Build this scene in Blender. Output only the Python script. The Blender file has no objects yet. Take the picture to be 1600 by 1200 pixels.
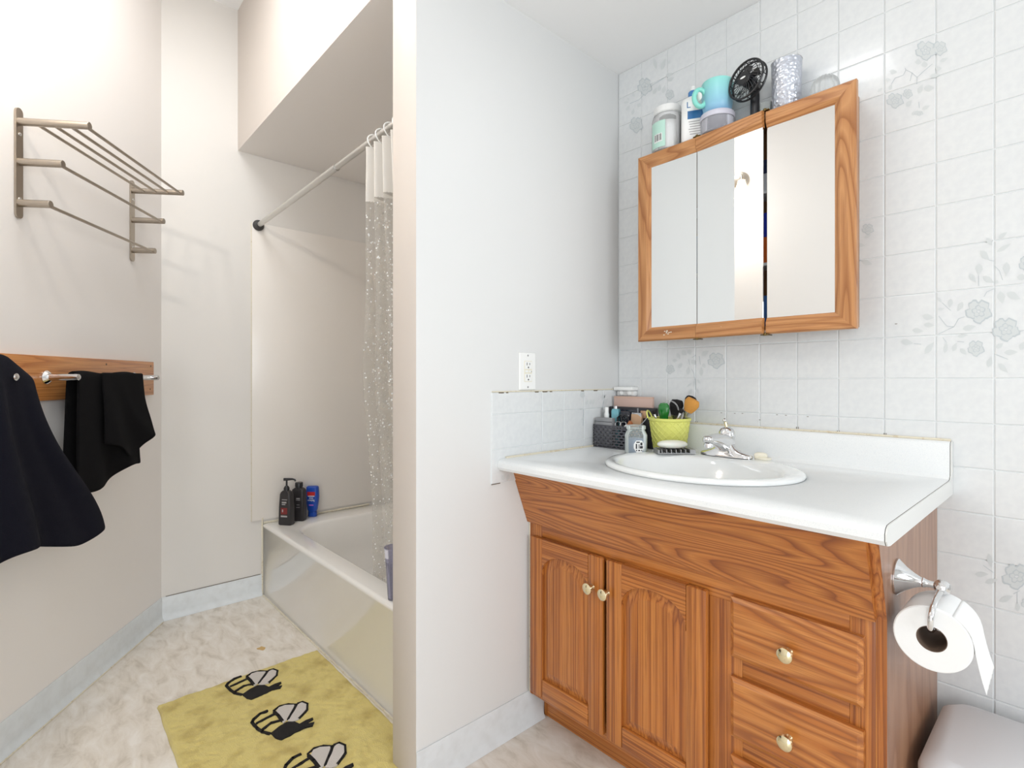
import bpy, bmesh, math, random
from mathutils import Vector, Matrix, noise
random.seed(7)
scene = bpy.context.scene
C = scene.collection
PI = math.pi

# ------------------------------------------------------------------ camera
F, YAW, HOR = 820.42, 0.735665, 591.92          # focal length and horizon in pixels of the 1600x1200 frame
H = 1.11                                        # camera height
CA, SA = math.cos(YAW), math.sin(YAW)
cd = bpy.data.cameras.new('camera')
cd.sensor_width = 36; cd.lens = F/1600*36; cd.shift_y = -(600-HOR)/1600; cd.clip_start = 0.02
cam = bpy.data.objects.new('camera', cd); C.objects.link(cam)
fw = Vector((-CA, SA, 0)); rt = Vector((SA, CA, 0)); up = Vector((0, 0, 1))
cam.matrix_world = Matrix(((rt.x, up.x, -fw.x, 0), (rt.y, up.y, -fw.y, 0), (rt.z, up.z, -fw.z, H), (0, 0, 0, 1)))
scene.camera = cam

# ------------------------------------------------------------------ world, lights, exposure
w = bpy.data.worlds.new('world'); scene.world = w; w.use_nodes = True
w.node_tree.nodes['Background'].inputs[0].default_value = (0.8, 0.88, 1, 1)
w.node_tree.nodes['Background'].inputs[1].default_value = 0.2
def area(name, loc, target, sx, sy, power, col):
    l = bpy.data.lights.new(name, 'AREA'); l.shape = 'RECTANGLE'; l.size = sx; l.size_y = sy
    l.energy = power; l.color = col
    o = bpy.data.objects.new(name, l); C.objects.link(o); o.location = loc
    o.rotation_euler = (Vector(target)-Vector(loc)).to_track_quat('-Z', 'Y').to_euler()
    return o
area('window_fill', (2.56, 0.11, 1.55), (0.0, 0.11, 1.45), 1.2, 1.25, 43, (0.90, 0.955, 1.0))  # added broad fill from the right, source unseen
area('doorway_fill', (0.78, -1.53, 0.95), (0.70, 1.6, 0.95), 0.85, 1.7, 23, (0.90, 0.955, 1.0))  # added fill from behind the camera, no known source
area('room_fill', (-1.85, 0.28, 2.90), (-1.85, 0.28, 0), 0.6, 0.6, 11.5, (0.95, 0.98, 1.0))  # added overhead fill for the angled wall, out of view
area('nook_ceiling_light', (-0.57, 1.10, 2.225), (-0.57, 1.10, 0), 0.2, 0.2, 1.0, (0.96, 0.98, 1.0))
vs = scene.view_settings
vs.view_transform = 'Standard'; vs.look = 'None'; vs.gamma = 1; vs.use_curve_mapping = False; vs.exposure = 0.05

# ------------------------------------------------------------------ pixel helpers (a pixel gives a direction, the plane gives the distance)
def ray(x, y):
    r = (x-800)/F
    return Vector((-CA+r*SA, SA+r*CA, -(y-HOR)/F))
def onX(x, y, X): d = ray(x, y); return d*(X/d.x)+Vector((0, 0, H))
def onY(x, y, Y): d = ray(x, y); return d*(Y/d.y)+Vector((0, 0, H))
def onZ(x, y, Z): d = ray(x, y); return d*((Z-H)/d.z)+Vector((0, 0, H))

# ------------------------------------------------------------------ place constants
XB, XA, YT = -2.865, -1.218, 1.655     # wall behind the tub end, face of the partition, tiled wall
PT, YE = 0.127, 0.755                  # partition thickness, its free end
C0 = Vector((XB, 0.4236, 0)); LB = Vector((0.82299, -0.56806, 0)); LN = Vector((0.56806, 0.82299, 0))
def LW(d, off, z): return C0+LB*d+LN*off+Vector((0, 0, z))      # left wall: along, out of the wall, up
CEIL, NOOK = 2.95, 2.276

# ------------------------------------------------------------------ materials
def srgb(r, g, b):
    f = lambda c: ((c/255+0.055)/1.055)**2.4 if c > 10.3 else c/255/12.92
    return (f(r), f(g), f(b), 1)
def mat(name, col, rough=0.5, metal=0, coat=0, bump=None, vary=None, **kw):
    m = bpy.data.materials.new(name); m.use_nodes = True
    nt = m.node_tree; b = nt.nodes['Principled BSDF']
    b.inputs['Base Color'].default_value = col; b.inputs['Roughness'].default_value = rough
    b.inputs['Metallic'].default_value = metal; b.inputs['Coat Weight'].default_value = coat
    for k, v in kw.items(): b.inputs[k.replace('_', ' ')].default_value = v
    if bump or vary:
        tc = nt.nodes.new('ShaderNodeTexCoord')
    if bump:
        sc, st, dist = bump
        n = nt.nodes.new('ShaderNodeTexNoise'); n.inputs['Scale'].default_value = sc; n.inputs['Detail'].default_value = 3
        bp = nt.nodes.new('ShaderNodeBump'); bp.inputs['Strength'].default_value = st; bp.inputs['Distance'].default_value = dist
        nt.links.new(tc.outputs['Object'], n.inputs['Vector']); nt.links.new(n.outputs['Fac'], bp.inputs['Height'])
        nt.links.new(bp.outputs['Normal'], b.inputs['Normal'])
    if vary:
        sc, col2, lo, hi = vary
        n = nt.nodes.new('ShaderNodeTexNoise'); n.inputs['Scale'].default_value = sc; n.inputs['Detail'].default_value = 5
        mr = nt.nodes.new('ShaderNodeMapRange'); mr.inputs[1].default_value = lo; mr.inputs[2].default_value = hi
        mx = nt.nodes.new('ShaderNodeMix'); mx.data_type = 'RGBA'
        mx.inputs[6].default_value = col; mx.inputs[7].default_value = col2
        nt.links.new(tc.outputs['Object'], n.inputs['Vector']); nt.links.new(n.outputs['Fac'], mr.inputs[0])
        nt.links.new(mr.outputs[0], mx.inputs[0]); nt.links.new(mx.outputs[2], b.inputs['Base Color'])
    return m
def oak(name, light, mid, dark, axis, rough=0.32, coat=0.25, freq=26, rnd=True, ac=9, al=1.1):
    m = bpy.data.materials.new(name); m.use_nodes = True
    nt = m.node_tree; b = nt.nodes['Principled BSDF']; N = nt.nodes.new; L = nt.links.new
    b.inputs['Roughness'].default_value = rough; b.inputs['Coat Weight'].default_value = coat; b.inputs['Coat Roughness'].default_value = 0.2
    tc = N('ShaderNodeTexCoord'); oi = N('ShaderNodeObjectInfo')
    mu = N('ShaderNodeMath'); mu.operation = 'MULTIPLY'; mu.inputs[1].default_value = 37.0 if rnd else 0
    L(oi.outputs['Random'], mu.inputs[0])
    ad = N('ShaderNodeVectorMath'); ad.operation = 'ADD'
    L(tc.outputs['Object'], ad.inputs[0]); L(mu.outputs[0], ad.inputs[1])
    def mapped(across, along):
        mp = N('ShaderNodeMapping'); s = [across]*3; s['XYZ'.index(axis)] = along
        mp.inputs['Scale'].default_value = s; L(ad.outputs[0], mp.inputs['Vector']); return mp
    n1 = N('ShaderNodeTexNoise'); n1.inputs['Scale'].default_value = 1; n1.inputs['Detail'].default_value = 1.5; n1.inputs['Roughness'].default_value = 0.35
    L(mapped(ac, al).outputs[0], n1.inputs['Vector'])
    m1 = N('ShaderNodeMath'); m1.operation = 'MULTIPLY'; m1.inputs[1].default_value = freq; L(n1.outputs['Fac'], m1.inputs[0])
    fr = N('ShaderNodeMath'); fr.operation = 'FRACT'; L(m1.outputs[0], fr.inputs[0])
    r1 = N('ShaderNodeValToRGB'); e = r1.color_ramp.elements
    e[0].position = 0; e[0].color = mid; e[1].position = 1; e[1].color = mid
    x = e.new(0.45); x.color = light
    x = e.new(0.8); x.color = tuple(0.5*(p+q) for p, q in zip(dark, mid))
    x = e.new(0.93); x.color = dark
    L(fr.outputs[0], r1.inputs[0])
    n2 = N('ShaderNodeTexNoise'); n2.inputs['Scale'].default_value = 1; n2.inputs['Detail'].default_value = 3
    L(mapped(330, 7).outputs[0], n2.inputs['Vector'])
    mr = N('ShaderNodeMapRange'); mr.inputs[1].default_value = 0.50; mr.inputs[2].default_value = 0.68
    L(n2.outputs['Fac'], mr.inputs[0])
    mx = N('ShaderNodeMix'); mx.data_type = 'RGBA'; mx.inputs[7].default_value = dark
    sc = N('ShaderNodeMath'); sc.operation = 'MULTIPLY'; sc.inputs[1].default_value = 0.6; L(mr.outputs[0], sc.inputs[0])
    L(sc.outputs[0], mx.inputs[0]); L(r1.outputs[0], mx.inputs[6])
    L(mx.outputs[2], b.inputs['Base Color'])
    bp = N('ShaderNodeBump'); bp.inputs['Strength'].default_value = 0.25; bp.inputs['Distance'].default_value = 0.0006; bp.invert = True
    L(mr.outputs[0], bp.inputs['Height']); L(bp.outputs['Normal'], b.inputs['Normal'])
    return m
def glass(name, col, alpha, rough=0.05):
    m = bpy.data.materials.new(name); m.use_nodes = True
    nt = m.node_tree; nt.nodes.remove(nt.nodes['Principled BSDF']); N = nt.nodes.new; L = nt.links.new
    tr = N('ShaderNodeBsdfTransparent'); tr.inputs[0].default_value = col
    p = N('ShaderNodeBsdfPrincipled'); p.inputs['Base Color'].default_value = col; p.inputs['Roughness'].default_value = rough
    mx = N('ShaderNodeMixShader'); fr = N('ShaderNodeFresnel'); fr.inputs[0].default_value = 1.4
    a = N('ShaderNodeMath'); a.operation = 'ADD'; a.use_clamp = True; a.inputs[1].default_value = alpha
    L(fr.outputs[0], a.inputs[0]); L(a.outputs[0], mx.inputs[0]); L(tr.outputs[0], mx.inputs[1]); L(p.outputs[0], mx.inputs[2])
    L(mx.outputs[0], nt.nodes['Material Output'].inputs[0])
    return m
def emit(name, col, s):
    m = bpy.data.materials.new(name); m.use_nodes = True; b = m.node_tree.nodes['Principled BSDF']
    b.inputs['Base Color'].default_value = col; b.inputs['Emission Color'].default_value = col; b.inputs['Emission Strength'].default_value = s
    return m
M = {}
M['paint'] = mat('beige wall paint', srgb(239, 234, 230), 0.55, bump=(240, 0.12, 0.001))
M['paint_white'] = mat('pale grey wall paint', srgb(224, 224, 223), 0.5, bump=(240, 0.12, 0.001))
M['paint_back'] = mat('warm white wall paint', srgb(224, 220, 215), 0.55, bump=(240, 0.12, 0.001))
M['paint_dimmed'] = mat('beige wall paint dimmed', srgb(206, 197, 189), 0.55, bump=(240, 0.12, 0.001))  # beige paint darkened in colour to hold back glare on brightly lit faces
M['ceiling'] = mat('white ceiling paint', srgb(247, 247, 247), 0.7, bump=(180, 0.15, 0.001))
M['tile'] = mat('glossy white tileboard', srgb(226, 228, 228), 0.24, coat=0.25, bump=(420, 0.03, 0.0003), vary=(60, srgb(221, 223, 224), 0.35, 0.65))
M['grout'] = mat('white groove', srgb(234, 237, 238), 0.35)
M['print1'] = mat('print grey', srgb(208, 212, 212), 0.3)
M['print2'] = mat('print blue grey', srgb(193, 200, 203), 0.3)
M['print3'] = mat('print dark grey', srgb(186, 193, 197), 0.3)
M['chip'] = mat('brown chipped edge', srgb(110, 98, 82), 0.8)
M['caulk'] = mat('yellowed caulk', srgb(226, 218, 198), 0.6, vary=(90, srgb(196, 174, 138), 0.55, 0.8))
M['baseboard'] = mat('white vinyl base', srgb(222, 226, 228), 0.4, vary=(30, srgb(214, 217, 218), 0.4, 0.75))
M['surround'] = mat('cream tub surround', srgb(233, 227, 220), 0.3, coat=0.1)
M['tub'] = mat('white tub enamel', srgb(236, 233, 228), 0.12, coat=0.4)
M['enamel'] = mat('white sink enamel', srgb(235, 237, 236), 0.12, coat=0.5)
M['laminate'] = mat('white speckled laminate', srgb(238, 240, 240), 0.32, vary=(700, srgb(222, 226, 229), 0.55, 0.7))
M['endcap'] = mat('white laminate end', srgb(226, 226, 223), 0.35)
M['black_line'] = mat('dark seam', srgb(70, 66, 62), 0.6)
ol, om, od = srgb(192, 122, 56), srgb(175, 102, 42), srgb(132, 70, 26)
for ax in 'XYZ': M['oak'+ax] = oak('golden oak '+ax, ol, om, od, ax, freq=5, ac=55, al=0.3)
pl, pm, pd = srgb(198, 142, 90), srgb(184, 126, 74), srgb(154, 96, 50)
for ax in 'XZ': M['pine'+ax] = oak('pale oak '+ax, pl, pm, pd, ax, freq=18)
M['board'] = oak('towel board oak', srgb(206, 142, 82), srgb(194, 126, 66), srgb(166, 100, 48), 'X', freq=8, ac=30)
M['sidewood'] = oak('brown laminate side', srgb(164, 122, 94), srgb(156, 113, 86), srgb(138, 96, 70), 'Z', rough=0.34, coat=0.2, freq=8)
M['chrome'] = mat('chrome', srgb(225, 225, 226), 0.08, 1)
M['nickel'] = mat('brushed nickel', srgb(176, 166, 154), 0.32, 1)
M['steel'] = mat('satin rod steel', srgb(206, 204, 200), 0.35, 1)
M['brass'] = mat('pale brass', srgb(226, 214, 178), 0.16, 1)
M['bronze'] = mat('dark brass', srgb(110, 92, 58), 0.35, 1)
M['dark'] = mat('dark rubber', srgb(62, 60, 58), 0.5)
M['black'] = mat('black plastic', srgb(30, 30, 33), 0.35)
M['blacksoft'] = mat('charcoal bottle plastic', srgb(44, 41, 43), 0.4)
M['white'] = mat('white plastic', srgb(242, 242, 240), 0.35)
M['whitesoap'] = mat('white soap', srgb(243, 240, 230), 0.4, Subsurface_Weight=0.2)
M['cream'] = mat('cream plastic', srgb(232, 226, 208), 0.4)
M['mirror'] = mat('mirror glass', (0.86, 0.87, 0.865, 1), 0.01, 1)
M['towel'] = mat('black navy terry', srgb(19, 19, 30), 1.0, bump=(700, 0.9, 0.003), Specular_IOR_Level=0.1, Sheen_Weight=0.02, Sheen_Roughness=0.6)
M['towel2'] = mat('black terry', srgb(15, 14, 16), 1.0, bump=(700, 0.9, 0.003), Specular_IOR_Level=0.1, Sheen_Weight=0.01, Sheen_Roughness=0.6)
M['greycloth'] = mat('pale blue grey cloth', srgb(168, 174, 186), 0.9)
M['paper'] = mat('tissue paper', srgb(244, 244, 243), 0.95, bump=(900, 0.25, 0.0006))
M['core'] = mat('cardboard core', srgb(112, 92, 78), 0.9)
M['greylid'] = mat('pale grey bin plastic', srgb(228, 229, 232), 0.5, bump=(500, 0.2, 0.0005))
M['clear'] = glass('clear plastic', (0.97, 0.97, 0.97, 1), 0.12)
M['smoke'] = glass('lilac tinted plastic', (0.72, 0.71, 0.80, 1), 0.18)
M['glass'] = glass('clear glass', (0.97, 0.99, 0.98, 1), 0.08)
M['pane'] = glass('window pane', (1, 1, 1, 1), 0.0)

# floor: mottled beige sheet vinyl
m = mat('mottled sheet vinyl', srgb(205, 193, 175), 0.35); M['floor'] = m
nt = m.node_tree; N = nt.nodes.new; L = nt.links.new; b = nt.nodes['Principled BSDF']
tc = N('ShaderNodeTexCoord'); mp = N('ShaderNodeMapping'); mp.inputs['Rotation'].default_value = (0, 0, 0.75); mp.inputs['Scale'].default_value = (9, 22, 9)
n1 = N('ShaderNodeTexNoise'); n1.inputs['Scale'].default_value = 1.0; n1.inputs['Detail'].default_value = 8; n1.inputs['Roughness'].default_value = 0.62; n1.inputs['Distortion'].default_value = 0.6
r1 = N('ShaderNodeValToRGB'); e = r1.color_ramp.elements
e[0].position = 0.30; e[0].color = srgb(200, 189, 174); e[1].position = 0.68; e[1].color = srgb(238, 232, 224)
x = e.new(0.47); x.color = srgb(225, 216, 204)
L(tc.outputs['Object'], mp.inputs['Vector']); L(mp.outputs[0], n1.inputs['Vector']); L(n1.outputs['Fac'], r1.inputs[0]); L(r1.outputs[0], b.inputs['Base Color'])

# curtain: clear vinyl with sparkles
m = bpy.data.materials.new('clear glitter vinyl'); m.use_nodes = True; M['curtain'] = m
nt = m.node_tree; N = nt.nodes.new; L = nt.links.new; nt.nodes.remove(nt.nodes['Principled BSDF'])
tc = N('ShaderNodeTexCoord'); vo = N('ShaderNodeTexVoronoi'); vo.inputs['Scale'].default_value = 95
L(tc.outputs['Object'], vo.inputs['Vector'])
lt = N('ShaderNodeMath'); lt.operation = 'LESS_THAN'; lt.inputs[1].default_value = 0.27; L(vo.outputs['Distance'], lt.inputs[0])
wn = N('ShaderNodeSeparateColor'); L(vo.outputs['Color'], wn.inputs[0])
gt = N('ShaderNodeMath'); gt.operation = 'GREATER_THAN'; gt.inputs[1].default_value = 0.6; L(wn.outputs[0], gt.inputs[0])
an = N('ShaderNodeMath'); an.operation = 'MULTIPLY'; L(lt.outputs[0], an.inputs[0]); L(gt.outputs[0], an.inputs[1])
tr = N('ShaderNodeBsdfTransparent'); tr.inputs[0].default_value = (0.95, 0.94, 0.92, 1)
p = N('ShaderNodeBsdfPrincipled'); p.inputs['Base Color'].default_value = srgb(236, 233, 228); p.inputs['Roughness'].default_value = 0.12
sp = N('ShaderNodeBsdfPrincipled'); sp.inputs['Base Color'].default_value = (1, 1, 1, 1); sp.inputs['Roughness'].default_value = 0.3
ad = N('ShaderNodeMixShader'); ad.inputs[0].default_value = 0.24; L(tr.outputs[0], ad.inputs[1]); L(p.outputs[0], ad.inputs[2])
mx = N('ShaderNodeMixShader'); L(an.outputs[0], mx.inputs[0]); L(ad.outputs[0], mx.inputs[1]); L(sp.outputs[0], mx.inputs[2])
L(mx.outputs[0], nt.nodes['Material Output'].inputs[0])

# ------------------------------------------------------------------ mesh helpers
class MB:
    def __init__(s): s.bm = bmesh.new(); s.mi = 0
    def _tag(s, faces):
        for f in faces: f.material_index = s.mi
    def box(s, x0, x1, y0, y1, z0, z1, bev=0, seg=2):
        vs_ = [s.bm.verts.new((x, y, z)) for x in (x0, x1) for y in (y0, y1) for z in (z0, z1)]
        q = [(0, 1, 3, 2), (4, 6, 7, 5), (0, 4, 5, 1), (2, 3, 7, 6), (0, 2, 6, 4), (1, 5, 7, 3)]
        fs = [s.bm.faces.new([vs_[i] for i in f]) for f in q]; s._tag(fs)
        if bev:
            es = list({e for f in fs for e in f.edges})
            r = bmesh.ops.bevel(s.bm, geom=es, offset=bev, segments=seg, affect='EDGES', profile=0.5)
            s._tag(r['faces'])
        return s
    def loft(s, loops, close=True, cap0=False, cap1=False):
        L_ = [[s.bm.verts.new(p) for p in lp] for lp in loops]
        n = len(L_[0]); fs = []
        for a, b in zip(L_[:-1], L_[1:]):
            for i in range(n if close else n-1):
                j = (i+1) % n
                fs.append(s.bm.faces.new((a[i], a[j], b[j], b[i])))
        if cap0: fs.append(s.bm.faces.new(L_[0][::-1]))
        if cap1: fs.append(s.bm.faces.new(L_[-1]))
        s._tag(fs); return s
    def tube(s, pts, r, seg=12, closed=False):
        pts = [Vector(p) for p in pts]; n = len(pts)
        rs = r if isinstance(r, (list, tuple)) else [r]*n
        loops = []; u = None
        for i, p in enumerate(pts):
            if closed: t = pts[(i+1) % n]-pts[i-1]
            else: t = pts[min(i+1, n-1)]-pts[max(i-1, 0)]
            t.normalize()
            if u is None: u = t.orthogonal().normalized()
            else: u = (u-t*u.dot(t)).normalized()
            v = t.cross(u)
            loops.append([p+(u*math.cos(2*PI*k/seg)+v*math.sin(2*PI*k/seg))*rs[i] for k in range(seg)])
        if closed: loops.append(loops[0])
        return s.loft(loops, True, not closed, not closed)
    def lathe(s, prof, c=(0, 0, 0), ax=(0, 0, 1), seg=32, sx=1, sy=1, cap=True, xdir=None):
        ax = Vector(ax).normalized(); c = Vector(c)
        if xdir is not None: u = Vector(xdir).normalized()
        else: u = Vector((1, 0, 0)) if abs(ax.x) < 0.9 else Vector((0, 1, 0))
        u = (u-ax*u.dot(ax)).normalized(); v = ax.cross(u)
        loops = [[c+ax*z+u*(r*sx*math.cos(2*PI*k/seg))+v*(r*sy*math.sin(2*PI*k/seg)) for k in range(seg)] for r, z in prof]
        return s.loft(loops, True, cap, cap)
    def prism(s, poly, fn, d0, d1):
        return s.loft([[fn(p[0], p[1], d) for p in poly] for d in (d0, d1)], True, True, True)
    def grid(s, fn, nu, nv):
        return s.loft([[fn(i/nu, j/nv) for i in range(nu+1)] for j in range(nv+1)], False)
def rrect(x0, x1, y0, y1, r, z, n=6):
    pts = []
    for cx, cy, a0 in ((x1-r, y1-r, 0), (x0+r, y1-r, PI/2), (x0+r, y0+r, PI), (x1-r, y0+r, 1.5*PI)):
        for k in range(n+1):
            a = a0+PI/2*k/n; pts.append(Vector((cx+r*math.cos(a), cy+r*math.sin(a), z)))
    return pts
def obj(name, mb, mt, parent=None, smooth=0.6, solid=0, subd=0, keep=False):
    bm = mb.bm if isinstance(mb, MB) else mb
    bmesh.ops.remove_doubles(bm, verts=bm.verts, dist=1e-6)
    if not solid: bmesh.ops.recalc_face_normals(bm, faces=bm.faces)
    me = bpy.data.meshes.new(name); bm.to_mesh(me); bm.free()
    xs = [v.co for v in me.vertices]
    c = Vector([(min(p[i] for p in xs)+max(p[i] for p in xs))/2 for i in range(3)])
    if keep: c = Vector((0, 0, 0))
    me.transform(Matrix.Translation(-c))
    for k in (mt if isinstance(mt, (list, tuple)) else [mt]): me.materials.append(M[k] if isinstance(k, str) else k)
    if smooth:
        me.shade_smooth(); me.set_sharp_from_angle(angle=smooth)
    o = bpy.data.objects.new(name, me); C.objects.link(o)
    o.location = c
    if parent:
        o.parent = parent; o.location = c-worldloc(parent)
    if solid:
        md = o.modifiers.new('solid', 'SOLIDIFY'); md.thickness = solid; md.offset = 0
    if subd:
        md = o.modifiers.new('sub', 'SUBSURF'); md.levels = subd; md.render_levels = subd
    return o
def worldloc(o):
    p = Vector(o.location)
    while o.parent: o = o.parent; p += Vector(o.location)
    return p
def tag(o, label, cat, group=None):
    o['label'] = label; o['category'] = cat
    if group: o['group'] = group
    return o
def thing(name, loc, label, cat, group=None):
    o = bpy.data.objects.new(name, None); C.objects.link(o); o.location = loc; o.empty_display_size = 0.05
    return tag(o, label, cat, group)
def struct(name, mb, mt, **kw):
    o = obj(name, mb, mt, **kw); o['kind'] = 'structure'; return o
def text(name, s, mt, size, origin, xdir, ydir, parent=None, extr=0.0002, align='CENTER'):
    cu = bpy.data.curves.new(name, 'FONT'); cu.body = s; cu.size = size; cu.extrude = extr; cu.align_x = align; cu.align_y = 'CENTER'
    t = bpy.data.objects.new(name, cu); C.objects.link(t)
    bpy.context.view_layer.update()
    me = bpy.data.meshes.new_from_object(t.evaluated_get(bpy.context.evaluated_depsgraph_get()))
    C.objects.unlink(t); bpy.data.objects.remove(t); bpy.data.curves.remove(cu)
    x = Vector(xdir).normalized(); z = x.cross(Vector(ydir)).normalized(); y = z.cross(x)
    me.transform(Matrix(((x.x, y.x, z.x, 0), (x.y, y.y, z.y, 0), (x.z, y.z, z.z, 0), (0, 0, 0, 1))))
    me.materials.clear(); me.materials.append(M[mt]); me.name = name
    o = bpy.data.objects.new(name, me); C.objects.link(o); o.location = Vector(origin)
    if parent: o.parent = parent; o.location = Vector(origin)-worldloc(parent)
    return o

# ================================================================== the room
T = 0.1
LEND = 3.4; PE = LW(LEND, 0, 0)
XR, YR = 2.6, PE.y
struct('floor', MB().box(XB-T, XR+T, YR-T, YT+T, -0.05, 0), 'floor', keep=True, smooth=0)
struct('ceiling', MB().box(XB-T, XR+T, YR-T, YT+T, CEIL, CEIL+0.05), 'ceiling', smooth=0)
mb = MB(); mb.prism([(-0.0, 0), (LEND, 0), (LEND, -T), (-0.15, -T)], lambda a, b_, d: LW(a, b_, d), 0, CEIL)
struct('wall_left', mb, 'paint', smooth=0)
struct('wall_back', MB().box(XB-T, XB, 0.30, YT+T, 0, CEIL), 'paint_back', smooth=0)
struct('wall_partition', MB().box(XA-PT, XA, YE, YT, 0, NOOK+0.02, 0.004), ['paint_white', 'paint_dimmed'], smooth=0.5)
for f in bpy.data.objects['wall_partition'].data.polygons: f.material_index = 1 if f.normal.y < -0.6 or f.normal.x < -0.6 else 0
struct('wall_tub_side', MB().box(XB, XA-PT, YT, YT+T, 0, 2.26), 'paint', smooth=0)
wr = struct('wall_right', MB().box(XA-PT, XR, YT, YT+T, 0, NOOK+0.02), 'grout', smooth=0)
struct('wall_front', MB().box(PE.x-0.05, 0.30, YR-T, YR, 0, CEIL).box(1.2, XR, YR-T, YR, 0, CEIL).box(0.30, 1.2, YR-T, YR, 2.12, CEIL), 'paint', smooth=0)   # unseen doorway, added to house the rear fill light
# bulkhead over the tub and the vanity nook
struct('trim_1', MB().box(XB, XA-PT, 0.745, YT+T, 2.25, CEIL), ['paint_dimmed', 'paint'], smooth=0).name = 'ceiling_bulkhead'
for f in bpy.data.objects['ceiling_bulkhead'].data.polygons: f.material_index = 1 if f.normal.z < -0.5 else 0  # underside gets the lighter beige copy, brightening the soffit's shade by colour
struct('ceiling_nook', MB().box(XA-PT, XR, YE, YT+T, NOOK, CEIL), 'ceiling', smooth=0)
# unseen right wall, with an opening added for the side fill
ws = MB(); wy0, wy1, wz0, wz1 = -0.5, 0.72, 0.9, 2.15
ws.box(XR, XR+T, YR, wy0, 0, CEIL); ws.box(XR, XR+T, wy1, YT, 0, CEIL); ws.box(XR, XR+T, wy0, wy1, 0, wz0); ws.box(XR, XR+T, wy0, wy1, wz1, CEIL)
struct('wall_window_side', ws, 'paint_white', smooth=0)
# baseboards: vinyl cove base
def cove(name, p0, p1, nrm, ext0=0, ext1=0):
    prof = [(0, 0), (0.017, 0), (0.013, 0.006), (0.007, 0.016), (0.004, 0.03), (0.004, 0.102), (0.002, 0.106), (0, 0.106)]
    a, b_ = Vector(p0), Vector(p1); nrm = Vector(nrm)
    mb = MB(); mb.loft([[q+nrm*o+Vector((0, 0, z)) for o, z in prof] for q in (a, b_)], True, True, True)
    return struct(name, mb, 'baseboard')
cove('baseboard_left', LW(0.002, 0.0005, 0.0005), LW(LEND, 0.0005, 0.0005), LN)
cove('baseboard_back', (XB+0.0005, 0.424, 0.0005), (XB+0.0005, 0.857, 0.0005), (1, 0, 0))
cove('baseboard_partition', (XA+0.0005, YE, 0.0005), (XA+0.0005, 1.235, 0.0005), (1, 0, 0))
# caulk and dirt lines where the base meets the floor
mb = MB(); mb.tube([LW(0.02, 0.018, 0.002), LW(2.2, 0.018, 0.002)], 0.0025, 6); struct('trim_2', mb, 'caulk')
mb = MB(); mb.tube([(XB+0.003, 0.44, 0.108), (XB+0.003, 0.85, 0.108)], 0.0014, 6); struct('trim_3', mb, 'chip')

# ---------------------------------------------------------------- tiles on the right wall
TS = 0.1069; TX0 = -0.2600; TZ0 = 1.1108
tile_cache = {}
def tile_mesh(wd, ht):
    k = (round(wd, 4), round(ht, 4))
    if k not in tile_cache:
        mb = MB(); g = 0.0011; a, b_ = wd/2-g, ht/2-g; i = 0.0016
        mb.loft([[(-a, 0, -b_), (a, 0, -b_), (a, 0, b_), (-a, 0, b_)], [(-a, -0.0014, -b_), (a, -0.0014, -b_), (a, -0.0014, b_), (-a, -0.0014, b_)],
                 [(-a+i, -0.0022, -b_+i), (a-i, -0.0022, -b_+i), (a-i, -0.0022, b_-i), (-a+i, -0.0022, b_-i)]], True, False, True)
        bmesh.ops.recalc_face_normals(mb.bm, faces=mb.bm.faces)
        me = bpy.data.meshes.new('tile'); mb.bm.to_mesh(me); mb.bm.free(); me.materials.append(M['tile'])
        tile_cache[k] = me
    return tile_cache[k]
rest = MB(); rl = worldloc(wr)
xs = [XA]+[TX0+TS*k for k in range(-8, 27)]; zs = [0.0]+[TZ0+TS*k for k in range(-10, 11)]+[NOOK]
xs = [x for x in xs if XA <= x < XR-0.01]+[XR]
for i in range(len(xs)-1):
    for j in range(len(zs)-1):
        x0, x1, z0, z1 = xs[i], xs[i+1], zs[j], zs[j+1]
        if x1-x0 < 0.01 or z1-z0 < 0.01: continue
        if x1 < -0.27 and z1 < 0.86: continue                       # behind the vanity
        if x0 > 0.1 or z0 < 0.2:
            me = tile_mesh(x1-x0, z1-z0)
            tmp = bmesh.new(); tmp.from_mesh(me)
            for f in tmp.faces:
                rest.bm.faces.new([rest.bm.verts.new(v.co+Vector(((x0+x1)/2, YT, (z0+z1)/2))) for v in f.verts])
            tmp.free(); continue
        o = bpy.data.objects.new('tile', tile_mesh(x1-x0, z1-z0)); C.objects.link(o)
        o.parent = wr; o.location = Vector(((x0+x1)/2, YT, (z0+z1)/2))-rl
o = obj('tile_field', rest, 'tile', wr, smooth=0); o['kind'] = 'stuff'
# tileboard splash on the partition
sp_ = struct('wall_partition_splash', MB().box(XA, XA+0.0022, 1.016, YT-0.0025, 0.791, 1.068), 'grout', smooth=0)
spl = worldloc(sp_)
ys = [1.016, 1.232, 1.339, 1.446, 1.553, YT-0.003]; zz = [0.791, 0.896, 1.002, 1.068]
for i in range(5):
    for j in range(3):
        o = bpy.data.objects.new('tile', tile_mesh(ys[i+1]-ys[i], zz[j+1]-zz[j])); C.objects.link(o); o.parent = sp_
        o.location = Vector((XA+0.0022, (ys[i]+ys[i+1])/2, (zz[j]+zz[j+1])/2))-spl; o.rotation_euler = (0, 0, PI/2)
mb = MB()
for y, l in ((1.045, 0.02), (1.075, 0.008), (1.20, 0.016), (1.235, 0.022), (1.27, 0.01), (1.43, 0.014), (1.50, 0.02)):
    mb.box(XA+0.0022, XA+0.0047, y, y+l, 1.0655, 1.0690)
mb.box(XA+0.0022, XA+0.0047, 1.016, 1.05, 0.790, 0.7925)
obj('chipped_edge', mb, 'chip', sp_)
mb = MB(); mb.tube([(XA+0.002, 1.02, 1.0705), (XA+0.002, YT-0.01, 1.0705)], 0.0022, 6); obj('caulk_line', mb, 'caulk', sp_)

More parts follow.
